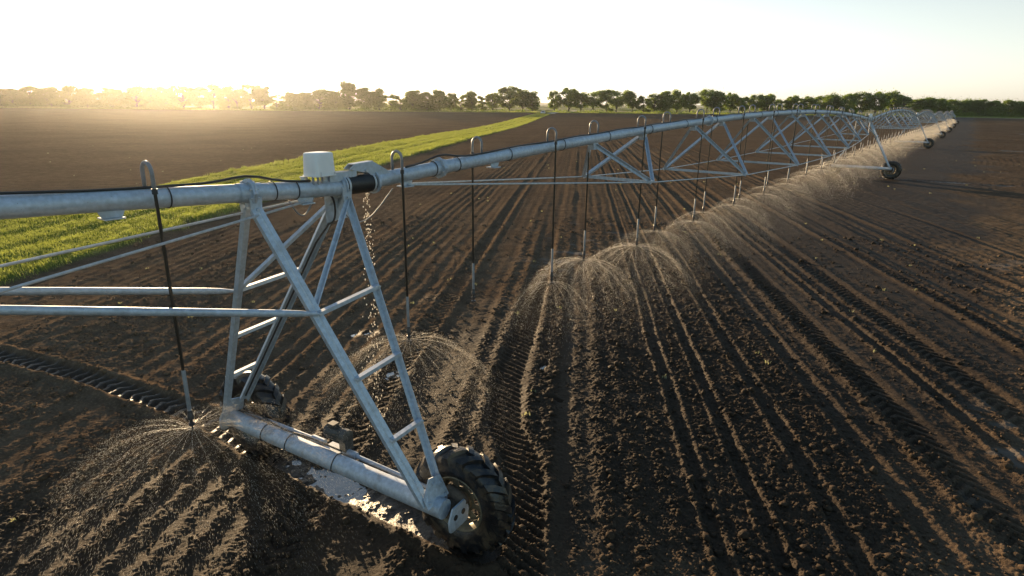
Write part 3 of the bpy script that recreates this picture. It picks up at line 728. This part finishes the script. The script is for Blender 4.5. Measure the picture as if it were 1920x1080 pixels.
    mb = MB().plate([(.40, .12, 3.70), (.72, .12, 3.70), (.72, .12, 3.42), (.40, .12, 3.40)], .012); build('shield_plate', mb, M['galv'], root)
    pts = [(.34+.14*math.sin(t*2.6), .0+.1*t, 3.72-.32*t+.05*math.sin(t*6)) for t in [k/14 for k in range(15)]]+[tuple(lerp(tops[1, 1], bots[1, 1], q)+Vector((-.02, -.03, 0))) for q in (.2, .4, .6, .8, .97)]
    build('power_cable', MB().ring_tube(pts, .011, 8), M['cable'], root, 'all')
    pts = [(-.14+.30*t, -.02, 3.72-.17*math.sin(math.pi*t)) for t in [k/14 for k in range(15)]]
    build('lead_loop', MB().ring_tube(pts, .008, 6), M['weight'], root, 'all')
    return root

TOW = [T0+D*SPAN*k for k in range(8)]
TZ = [float(zbase(p[1])) for p in TOW]
RZ = math.pi/2-AZ
tower0 = make_tower(); span0 = make_span()
TOWN = ['nearest', 'second', 'third', 'fourth', 'fifth', 'sixth', 'seventh']
SPN = ['nearest', 'second', 'third', 'fourth', 'fifth', 'farthest']
def place_span(o, k):
    z0 = TZ[k] if k >= 0 else 0; z1 = TZ[k+1]
    p = T0+D*SPAN*k
    o.location = (p[0], p[1], z0); o.rotation_mode = 'XYZ'; o.rotation_euler = (0, -math.atan2(z1-z0, SPAN), RZ)
    return o
TLAB = ['galvanised drive tower with white control box in the foreground, muddy wheel at lower right', 'drive tower with dark lugged wheel at the right end of the long arched first span', 'drive tower second in the row beyond the foreground one, wheel half in mist', 'drive tower third beyond the foreground one, legs thin against the mist', 'drive tower fourth beyond the foreground one, wheel blurred by spray', 'drive tower fifth beyond the foreground one, almost lost in white mist', 'last drive tower at the far right end of the irrigation line under the trees']
for k in range(7):
    o = tower0 if k == 0 else dup(tower0)
    o.location = (TOW[k][0], TOW[k][1], TZ[k]); o.rotation_euler = (0, 0, RZ)
    tag(o, TLAB[k], 'irrigation tower', 'towers of the irrigation line')
SLAB = ['long arched galvanised pipe span with open truss crossing the middle of the field', 'arched pipe span second beyond the foreground tower, humped against the trees', 'third arched pipe span beyond the foreground tower, small hump', 'fourth arched pipe span beyond the foreground tower, seen through mist', 'fifth arched pipe span beyond the foreground tower, tiny hump', 'sixth and farthest arched pipe span at the far right']
for k in range(6):
    o = span0 if k == 0 else dup(span0)
    place_span(o, k); tag(o, SLAB[k], 'pipe span', 'pipe spans of the irrigation line')
o = place_span(dup(span0), -1); tag(o, 'pipe span leaving the picture at the left of the foreground tower', 'pipe span', 'pipe spans of the irrigation line')

# ------------------------------------------------------------------ drop hoses and their sprays
def make_hose(sg):
    root = empty('drop_hose', (0, 0, 0))
    rr = .082
    pts = [(0, 0, PR-.02), (0, 0, PR+.135)]+[(0, sg*(rr-rr*math.cos(t*math.pi/10)), PR+.135+rr*math.sin(t*math.pi/10)) for t in range(1, 10)]+[(0, sg*2*rr, PR+.135), (0, sg*2*rr, PR-.02)]
    build('gooseneck', MB().ring_tube(pts, .0165, 10), M['weight'], root, 'all')
    build('hose_clamp', MB().ring_tube([(0, sg*2*rr, PR-.035), (0, sg*2*rr, PR+.01)], .023, 10), M['nozzle'], root, 40)
    h = build('hose', MB().ring_tube([(0, 0, 0), (0, 0, -1)], .0145, 8), M['hose'], root, 40); h.location = (0, sg*2*rr, PR-.02)
    w = build('hose_weight', MB().ring_tube([(0, 0, .40), (0, 0, .39), (0, 0, 0)], [.014, .018, .018], 12), M['weight'], root, 40)
    nz = build('nozzle', MB().lathe([(0, 0), (0, .020), (-.04, .022), (-.05, .028), (-.085, .028), (-.09, .016), (-.12, .016), (-.125, .026), (-.15, .026), (-.155, .008), (-.185, .008), (-.187, .034), (-.195, .034), (-.198, 0)], (0, 0, 0), 'z', 14), M['nozzle'], root, 40)
    mb = MB().lathe([(-.19, .030), (-.19, .034), (-.182, .034), (-.182, .030)], (0, 0, 0), 'z', 12, True)
    build('spray_plate', mb, M['nozzle'], nz)
    return root
hose_t = {sg: make_hose(sg) for sg in (-1, 1)}
used = set()
NOZ_Z = 1.98                                   # bottom of the weight above the soil
def place_hose(k, s, sg, label, sc_=1.0):
    o = hose_t[sg] if sg not in used else dup(hose_t[sg]); used.add(sg)
    z0, z1 = (TZ[k] if k >= 0 else 0.), TZ[k+1]
    base = z0+(z1-z0)*s/SPAN
    p = T0+D*(SPAN*k+s); pz = base+zp(s)
    o.location = (p[0], p[1], pz); o.rotation_euler = (0, 0, RZ)
    g = float(zbase(p[1]))
    nb = g+NOZ_Z-pz+random.uniform(-.03, .03)
    for ch in o.children:
        nm = ch.name.split('.')[0]
        if nm == 'hose': ch.scale = (1, 1, (PR-.02)-(nb+.39))
        elif nm == 'hose_weight': ch.location = (0, sg*.164, nb)
        elif nm == 'nozzle': ch.location = (0, sg*.164, nb)
    tag(o, label, 'drop hose', 'sprinkler drop hoses hanging from the pipe')
    q = p-N*sg*.164
    return Vector((q[0], q[1], pz+nb-.185))

def drops_mesh(name, kind, seed):
    g = np.random.default_rng(seed)
    pos, vel, size = [], [], []
    kd = .85
    def traj(th, el, v, t):
        rad = v*math.cos(el)/kd*(1-np.exp(-kd*t)) if np.isscalar(el) else v*np.cos(el)/kd*(1-np.exp(-kd*t))
        ve = v*np.sin(el)
        z = ve*t-4.9*t*t*(1-.12*t)
        vr = v*np.cos(el)*np.exp(-kd*t); vz = ve-9.8*t
        return np.stack([rad*np.cos(th), rad*np.sin(th), z], 1), np.stack([vr*np.cos(th), vr*np.sin(th), vz], 1)
    cfg = {'star': (26, 380, 13000, 3.5, .32), 'dome': (60, 75, 12000, 3.2, .36), 'weak': (14, 200, 3000, 2.2, .35), 'jet': (26, 300, 15000, 3.7, .26), 'far': (34, 40, 4400, 3.5, 1.6), 'plume': (34, 40, 6500, 3.9, 2.5)}[kind]
    ns, per, nm, v0, sz = cfg
    for i in range(ns):
        th0 = 2*math.pi*(i+g.uniform(-.18, .18))/ns; el0 = R(g.uniform(1, 9)); v = v0*g.uniform(.88, 1.1)
        t = g.random(per)**.8*.40
        spread = (.004 if kind != 'dome' else .012)+.085*(t/.55)**1.5
        th = th0+.10*(t/.5)+g.normal(0, 1, per)*spread; el = el0+g.normal(0, 1, per)*spread*.6
        p, w = traj(th, el, v*(1+g.normal(0, .02, per)), t); pos.append(p); vel.append(w); size.append(g.uniform(.0016, .0032, per)*(1.25-.6*t))
    th = g.uniform(0, 2*math.pi, nm); el = R(1)*g.uniform(-2, 9, nm); v = v0*g.normal(1.0, .07, nm)+(g.random(nm) < .35)*v0*g.uniform(-.45, .15, nm); t = g.random(nm)**.75*.54
    p, w = traj(th, el, v, t); p += g.normal(0, .05, (nm, 3))*t[:, None]; pos.append(p); vel.append(w); size.append(g.uniform(.0012, .0027, nm)*(1.08-(.95 if kind not in ('far', 'plume') else .45)*t/.74))
    if kind in ('weak', 'jet', 'drip'):
        nd_ = 60; z = -np.sort(g.random(nd_))**1.0*1.7
        p = np.stack([g.normal(0, .012, nd_), g.normal(0, .012, nd_), z], 1); w = np.stack([np.zeros(nd_), np.zeros(nd_), -np.sqrt(.4+19.6*-z)], 1)
        pos.append(p); vel.append(w); size.append(g.uniform(.003, .005, nd_))
    P, V, S = np.concatenate(pos), np.concatenate(vel), np.concatenate(size)*sz
    k = P[:, 2] > -1.76; P, V, S = P[k], V[k], S[k]
    return drop_geo(name, P, V, S, 1/240. if kind in ('dome', 'far', 'plume') else 1/170.)
def drop_geo(name, P, V, S, shut):
    n = len(P)
    sp = np.linalg.norm(V, axis=1, keepdims=True)+1e-6; d = V/sp
    a = np.tile(np.array([[.3, .5, .8]]), (n, 1)); x = np.cross(d, a); x /= np.linalg.norm(x, axis=1, keepdims=True)+1e-9; y = np.cross(d, x)
    Ln = np.maximum(S[:, None]*1.3, sp*shut*.5)
    pts = [P-d*Ln]
    for k in range(3):
        an = 2*math.pi*k/3; pts.append(P+(x*math.cos(an)+y*math.sin(an))*S[:, None])
    pts.append(P+d*Ln)
    Vt = np.stack(pts, 1).reshape(-1, 3)
    F = np.array([(0, 2, 1), (0, 3, 2), (0, 1, 3), (4, 1, 2), (4, 2, 3), (4, 3, 1)])
    F = (F[None]+(np.arange(n)*5)[:, None, None]).reshape(-1, 3)
    me = np_mesh(name, Vt, F, 3); me.materials.append(M['drop']); return me
SPRAY = {'star': [drops_mesh('water_spray', 'star', 1), drops_mesh('water_spray', 'star', 2)], 'dome': [drops_mesh('water_spray', 'dome', s) for s in (3, 4, 5)],
         'weak': [drops_mesh('water_spray', 'weak', 6)], 'jet': [drops_mesh('water_spray', 'jet', 8)], 'far': [drops_mesh('water_spray', 'far', s) for s in (9, 10, 12)], 'plume': [drops_mesh('water_spray', 'plume', s) for s in (14, 15)]}
def place_spray(p, kind, label):
    o = bpy.data.objects.new('water_spray', random.choice(SPRAY[kind])); COL.objects.link(o)
    o.location = p; o.rotation_euler = (0, 0, random.uniform(0, 6.28)); s = random.uniform(.92, 1.08); o.scale = (s, s, 1)
    tag(o, label, 'water spray', 'sprays under the sprinkler hoses')
S0 = [1.3+1.68*k for k in range(26)]
for k in range(6):
    for i, s in enumerate(S0):
        if s > SPAN-.3: continue
        sg = -1 if i % 2 == 0 else 1
        if k == 0: lab = 'thin dark drop hose on the %s span, %s along it from the foreground tower' % (SPN[0], ORD[i])
        else: lab = 'tiny drop hose on the %s span, %s along it from its near end' % (SPN[k] if k < 5 else 'sixth', ORD[i])
        p = place_hose(k, s, sg, lab)
        if k == 0 and i == 1: continue
        kind = 'plume' if k > 1 else 'far' if k > 0 else {0: 'star', 2: 'weak', 3: 'star', 4: 'star'}.get(i, 'dome' if i < 16 else 'far')
        if k == 0: lab = {0: 'starburst of backlit water jets below the first hose beyond the foreground tower', 2: 'weak dripping spray under the third hose from the foreground tower', 3: 'wide golden starburst spray under the fourth hose, mid-field'}.get(i, 'umbrella of fine water drops under the %s hose of the nearest span' % ORD[i])
        else: lab = 'white misty spray under the %s hose of the %s span' % (ORD[i], SPN[k] if k < 5 else 'sixth')
        place_spray(p, kind, lab)
p = place_hose(-1, SPAN-1.46, -1, 'drop hose with silvery weight left of the foreground tower, nozzle low at left')
place_spray(p, 'jet', 'fan of golden water jets at lower left, left of the foreground wheel beam')
# leak at the rubber boot
def leak():
    g = np.random.default_rng(21); n = 240
    t = g.random(n)**.75*.80; tt = t
    z = -4.9*tt*tt
    P = np.stack([.02+.16*tt*g.normal(0, .55, n)-.05*tt, g.normal(0, .02, n)+.14*tt*g.normal(0, .6, n)-.02, z], 1)
    V = np.stack([np.zeros(n), np.zeros(n), -9.8*tt-.2], 1)
    k = (P[:, 2] > -3.6)
    me = drop_geo('dripping_leak', P[k], V[k], g.uniform(.005, .0105, n)[k], 1/190.)
    o = link('dripping_leak', me); me.materials.clear(); me.materials.append(M['drop'])
    q = T0+D*.86; o.location = (q[0], q[1], zp(.86)-PR-.02); o.rotation_euler = (0, 0, RZ)
    tag(o, 'string of glittering drops falling from the black rubber joint', 'water leak')
leak()

# ------------------------------------------------------------------ trees along the far edge
def tree_proto(kind, seed):
    g = np.random.default_rng(seed); rd = random.Random(seed)
    H = 10.0
    cfg = dict(round=(.24, .42, .60), bushy=(.05, .50, .46), tall=(.14, .30, .58), spread=(.33, .60, .52), small=(.08, .45, .5))[kind]
    cb, cw, _ = cfg
    blobs = []
    nb = {'round': 24, 'bushy': 38, 'tall': 24, 'spread': 24, 'small': 16}[kind]
    for i in range(nb):
        a = rd.uniform(0, 6.283); t = (i+.5)/nb
        z = H*(cb+(.93-cb)*t)+rd.uniform(-.4, .4)
        rel = (z/H-cb)/(1-cb)
        prof = math.sin(math.pi*min(1, max(.08, rel))**(.75 if kind != 'spread' else 1.25))**.6
        if kind == 'bushy': prof = max(.55*(1-rel)+.55, prof)*(1 if rel < .8 else .7)
        rr = cw*H*.72*prof*math.sqrt(rd.uniform(.15, 1))
        blobs.append((rr*math.cos(a), rr*math.sin(a), z, rd.uniform(.75, 1.35)*(H*.108)*(1.25 if kind in ('bushy', 'spread') else 1)))
    for i in range(nb//2):
        q = rd.choice(blobs[:nb]); a = rd.uniform(0, 6.283); k_ = rd.uniform(1.12, 1.4)
        blobs.append((q[0]*k_+.2*math.cos(a), q[1]*k_+.2*math.sin(a), q[2]+rd.uniform(.2, .8), q[3]*rd.uniform(.35, .55)))
    tr = MB()
    lean = (rd.uniform(-.3, .3), rd.uniform(-.3, .3))
    top = H*(.62 if kind != 'spread' else .5)
    tp = [(lean[0]*t+.1*math.sin(3*t+seed), lean[1]*t, -.4+(top+.4)*t) for t in (0, .12, .3, .5, .75, 1)]
    tr.ring_tube(tp, [.26, .19, .165, .14, .10, .05], 9)
    for (bx, by, bz, br) in blobs:
        t = min(.92, max(.22, (bz-H*.12)/top*.72)); i = min(4, int(t*5)); p0 = Vector(tp[0]).lerp(Vector(tp[-1]), t)
        p1 = Vector((bx, by, bz)); mid = p0.lerp(p1, .5)+Vector((0, 0, .25)); tr.ring_tube([p0, mid, p1], [.075, .045, .015], 6, False)
    per = {'round': 230, 'bushy': 210, 'tall': 220, 'spread': 230, 'small': 200}[kind]
    P = []; S = []
    for (bx, by, bz, br) in blobs:
        n = per; q = g.normal(0, 1, (n, 3)); q /= np.linalg.norm(q, axis=1, keepdims=True); q *= (g.random((n, 1))**.45)*br*np.array([1.15, 1.15, .85])
        P.append(q+np.array([bx, by, bz])); S.append(g.uniform(.13, .27, n))
        m = n//5; q = g.normal(0, 1, (m, 3))*br*.75; P.append(q+np.array([bx, by, bz])); S.append(g.uniform(.10, .2, m))
    P = np.concatenate(P); S = np.concatenate(S); k = P[:, 2] > .3; P, S = P[k], S[k]; n = len(P)
    a = g.normal(0, 1, (n, 3)); a /= np.linalg.norm(a, axis=1, keepdims=True); b = np.cross(a, g.normal(0, 1, (n, 3))); b /= np.linalg.norm(b, axis=1, keepdims=True)
    V = np.stack([P+a*S[:, None]*1.2, P+b*S[:, None]*.7, P-a*S[:, None]*1.1, P-b*S[:, None]*.7], 1).reshape(-1, 3)
    F = np.arange(n*4).reshape(-1, 4)
    cm = np_mesh('crown', V, F, 4); cm.materials.append(M['leaf'])
    root = empty('field_tree', (0, 0, 0)); build('trunk', tr, M['bark'], root, 'all'); link('crown', cm, None, root)
    root['halfw'] = float(np.percentile(np.hypot(P[:, 0], P[:, 1]), 93)); root['top'] = float(np.percentile(P[:, 2], 98.5))
    return root
PROTO = {k: [tree_proto(k, s) for s in sd] for k, sd in dict(round=(1, 2, 3), bushy=(4, 5, 6), tall=(7, 8), spread=(9, 10), small=(11, 12)).items()}
pused = set()
def put_tree(x, y, h, w, kind, label):
    p = random.choice(PROTO[kind]); o = p if p.name not in pused else dup(p); pused.add(p.name)
    o.location = (x, y, float(zbase(y))); sz = h/p['top']; sw = w*.5/p['halfw']*1.2
    o.scale = (sw, sw, sz); o.rotation_euler = (0, 0, random.uniform(0, 6.28))
    tag(o, label, 'tree', 'trees along the far edge of the fields')
KADJ = dict(round='round-crowned tree on a bare trunk', bushy='bushy tree leafy to the ground', tall='slender upright tree', spread='broad flat-topped tree on a bare trunk', small='low scrubby tree')
left = [t for t in TREES if t[0] < 15]; right = [t for t in TREES if t[0] >= 15]
left.sort(key=lambda t: -t[0]); right.sort(key=lambda t: t[0])
for side, lst in (('left', left), ('right', right)):
    for i, (x, y, h, w, kind) in enumerate(lst):
        put_tree(x, y, h, w, kind, '%s, %s %s of the gap above the grass strip' % (KADJ[kind], ORD[i], side))
        
for root_ in [o for ps in PROTO.values() for o in ps]:
    for k_ in ('halfw', 'top'): pass
for o in list(COL.objects):
    for k_ in ('halfw', 'top'):
        if k_ in o.keys(): del o[k_]
def undergrowth():
    n = 42000
    x = rng.uniform(-300, 380, n); d = rng.uniform(4, 26, n); y = yedge(x)+d
    dens = np.where(x < -30, .95, np.where(x > 170, .95, .6))*sstep(-.25, .25, fbm(x/9, y/9, 91, 3))
    dens = dens*(np.abs(x-14) > 8)
    hm = np.where(x < -30, 4.4, np.where(x > 170, 4.5, 1.9))*(.5+.7*np.abs(vnoise(x/5, y/6, 92)))
    k = rng.random(n) < dens; x, y, hm = x[k], y[k], hm[k]; n = len(x)
    P = np.stack([x, y, zbase(y)+rng.random(n)**.8*hm], 1); S = rng.uniform(.15, .34, n)
    a = rng.normal(0, 1, (n, 3)); a /= np.linalg.norm(a, axis=1, keepdims=True); b = np.cross(a, rng.normal(0, 1, (n, 3))); b /= np.linalg.norm(b, axis=1, keepdims=True)
    V = np.stack([P+a*S[:, None]*1.2, P+b*S[:, None]*.8, P-a*S[:, None]*1.2, P-b*S[:, None]*.8], 1).reshape(-1, 3)
    me = np_mesh('undergrowth', V, np.arange(n*4).reshape(-1, 4), 4); o = link('undergrowth', me, M['leaf'])
    tag(o, 'low leafy undergrowth between the trunks of the far tree line', 'undergrowth', kind='stuff')
undergrowth()

# ------------------------------------------------------------------ car on the track, road, hills
def make_car():
    root = empty('parked_car', (13.6, 297.0, gz(13.6, 297.0)), (0, 0, R(78)))
    tag(root, 'small pale silver car parked where the grass track meets the tree line', 'car')
    prof = [(-1.95, .35), (-2.0, .62), (-1.85, .86), (-1.1, .92), (-.62, 1.42), (.85, 1.46), (1.55, .98), (2.0, .9), (2.05, .5), (1.95, .35)]
    mb = MB(); n = len(prof); vs = []
    for y, k in ((-.86, 0), (-.78, 1), (.78, 1), (.86, 0)):
        for (x, z) in prof: vs.append((x*(1 if k else .97), y*(.86 if z > 1.2 else 1), z+(.02 if k else -.02)))
    fs = [(j*n+i, j*n+(i+1) % n, (j+1)*n+(i+1) % n, (j+1)*n+i) for j in range(3) for i in range(n)]+[tuple(reversed(range(n))), tuple(3*n+i for i in range(n))]
    mb.add(vs, fs); build('body', mb, m_simple('pale_car_paint', (.62, .65, .68), .3, .2, .03), root)
    gl = m_simple('dark_car_glass', (.03, .04, .05), .08, 0, .05)
    build('windscreen', MB().plate([(-1.07, -.68, .99), (-.70, -.62, 1.37), (-.70, .62, 1.37), (-1.07, .68, .99)], .03), gl, root)
    build('rear_window', MB().plate([(1.46, -.66, 1.06), (.96, -.60, 1.41), (.96, .60, 1.41), (1.46, .66, 1.06)], .05), gl, root)
    for sg in (-1, 1):
        build('side_window', MB().plate([(-.95, sg*.845, 1.0), (-.60, sg*.745, 1.36), (.80, sg*.745, 1.38), (1.2, sg*.845, 1.02)], .03), gl, root)
        for x in (-1.25, 1.28):
            w = build('wheel', MB().lathe([(-.09, 0), (-.09, .18), (-.10, .29), (-.06, .32), (.06, .32), (.10, .29), (.09, .18), (.09, 0)], (0, 0, 0), 'y', 20), M['rubber'], root, 40); w.location = (x, sg*.80, .32)
        b = build('headlight', MB().box((-1.97, sg*.6, .68), (.06, .28, .12)), M['white'], root)
make_car()
def make_road():
    mb = MB(); pts = [(17.5, 300), (19.5, 320), (23, 345), (30, 380), (45, 450)]
    vs = []
    for x, y in pts: vs += [(x-1.9, y, float(zbase(y))+.30), (x+1.9, y, float(zbase(y))+.30)]
    mb.add(vs, [(2*i, 2*i+1, 2*i+3, 2*i+2) for i in range(len(pts)-1)])
    o = build('track', mb, m_simple('pale_gravel_track', (.34, .32, .29), .9, 0, .2, .8)); o['kind'] = 'structure'
make_road()
def make_hills():
    mb = MB(); n = 160; vs = []
    for i in range(n):
        a = R(-60+120*i/(n-1))
        for (d, k) in ((2050, 0), (2350, .7), (2700, 1), (3200, .2)):
            h = (11+7*float(vnoise(np.array([i/11.]), np.array([.3]), 95)[0])+2.5*float(vnoise(np.array([i/3.]), np.array([d/900.]), 96)[0]))*k
            vs.append((d*math.sin(a), d*math.cos(a), max(-.3, h)-.2))
    fs = [(i*4+j, (i+1)*4+j, (i+1)*4+j+1, i*4+j+1) for i in range(n-1) for j in range(3)]
    mb.add(vs, fs); o = build('hills', mb, m_simple('far_hill_fields', (.10, .12, .06), .95, 0, .35, .006), smooth='all'); o['kind'] = 'structure'
make_hills()

# ------------------------------------------------------------------ air
HAZE_D = .00009
def make_haze():
    mb = MB().box((0, 0, 10.5), (7300, 7300, 24))
    m = bpy.data.materials.new('haze_air'); m.use_nodes = True; nt = m.node_tree
    nt.nodes.remove(nt.nodes['Principled BSDF']); v = nt.nodes.new('ShaderNodeVolumePrincipled')
    v.inputs['Color'].default_value = (.93, .93, .93, 1); v.inputs['Density'].default_value = HAZE_D; v.inputs['Anisotropy'].default_value = .84
    nt.links.new(v.outputs[0], nt.nodes['Material Output'].inputs['Volume'])
    o = build('haze', mb, m); o['kind'] = 'stuff'; o['label'] = 'thin warm haze hanging over the whole field'
make_haze()

# ------------------------------------------------------------------ light, sky, camera
w = bpy.data.worlds.new('World'); sc.world = w; w.use_nodes = True
nt = w.node_tree; bg = nt.nodes['Background']; sky = nt.nodes.new('ShaderNodeTexSky'); sky.sky_type = 'NISHITA'; sky.sun_disc = False
sky.sun_elevation = SUN_EL; sky.sun_rotation = SUN_AZ; sky.altitude = 100; sky.air_density = 1.0; sky.dust_density = .4; sky.ozone_density = 1.6
tc = nt.nodes.new('ShaderNodeTexCoord'); sx_ = nt.nodes.new('ShaderNodeSeparateXYZ'); nt.links.new(tc.outputs['Generated'], sx_.inputs[0])
mr = nt.nodes.new('ShaderNodeMapRange'); mr.interpolation_type = 'SMOOTHSTEP'; nt.links.new(sx_.outputs['Z'], mr.inputs['Value'])
for nm_, v_ in (('From Min', .02), ('From Max', .75), ('To Min', .68), ('To Max', .0)): mr.inputs[nm_].default_value = v_
bw = nt.nodes.new('ShaderNodeRGBToBW'); nt.links.new(sky.outputs[0], bw.inputs[0])
pale = nt.nodes.new('ShaderNodeCombineColor')
for i_, k_ in enumerate((1.03, 1.05, 1.07)):
    nt.links.new(math_n(nt, 'MULTIPLY', bw.outputs[0], k_), pale.inputs[i_])
dt = nt.nodes.new('ShaderNodeVectorMath'); dt.operation = 'DOT_PRODUCT'; nt.links.new(tc.outputs['Generated'], dt.inputs[0]); dt.inputs[1].default_value = (math.sin(SUN_AZ), math.cos(SUN_AZ), 0)
fac_ = math_n(nt, 'MULTIPLY', mr.outputs[0], ramp_f(nt, dt.outputs['Value'], -.25, .3))
col_ = mix(nt, fac_, sky.outputs[0], pale.outputs[0])
nt.links.new(col_, bg.inputs['Color']); bg.inputs['Strength'].default_value = .115
sd = bpy.data.lights.new('sun', 'SUN'); sd.energy = 4.8; sd.angle = R(.5); sd.color = (1.0, .71, .40)
so = bpy.data.objects.new('sun', sd); COL.objects.link(so)
S = Vector((math.sin(SUN_AZ)*math.cos(SUN_EL), math.cos(SUN_AZ)*math.cos(SUN_EL), math.sin(SUN_EL)))
so.rotation_euler = S.to_track_quat('Z', 'Y').to_euler(); so.location = S*50
cd = bpy.data.cameras.new('camera'); cam = bpy.data.objects.new('camera', cd); COL.objects.link(cam); sc.camera = cam
cd.sensor_width = 36; cd.lens = FPX/1920*36; cd.clip_end = 9000; cd.clip_start = .05
fw = Vector((0, math.cos(PITCH), -math.sin(PITCH))); r0 = Vector((1, 0, 0)); u0 = r0.cross(fw)
rr = r0*math.cos(ROLL)+u0*math.sin(ROLL); uu = u0*math.cos(ROLL)-r0*math.sin(ROLL)
mw = Matrix((rr, uu, -fw)).transposed().to_4x4(); mw.translation = (0, 0, CAM_H); cam.matrix_world = mw
vs = sc.view_settings; vs.view_transform = 'Standard'; vs.look = 'None'; vs.exposure = 1.5; vs.gamma = 1
cy = sc.cycles; cy.max_bounces = 6; cy.diffuse_bounces = 3; cy.glossy_bounces = 3; cy.transmission_bounces = 4; cy.volume_bounces = 0; cy.transparent_max_bounces = 8
cy.caustics_reflective = False; cy.caustics_refractive = False; cy.use_denoising = True; cy.sample_clamp_indirect = 4

try:
    cy.denoising_prefilter = 'ACCURATE'; cy.denoising_quality = 'HIGH'; cy.denoising_input_passes = 'RGB_ALBEDO_NORMAL'
except Exception: pass
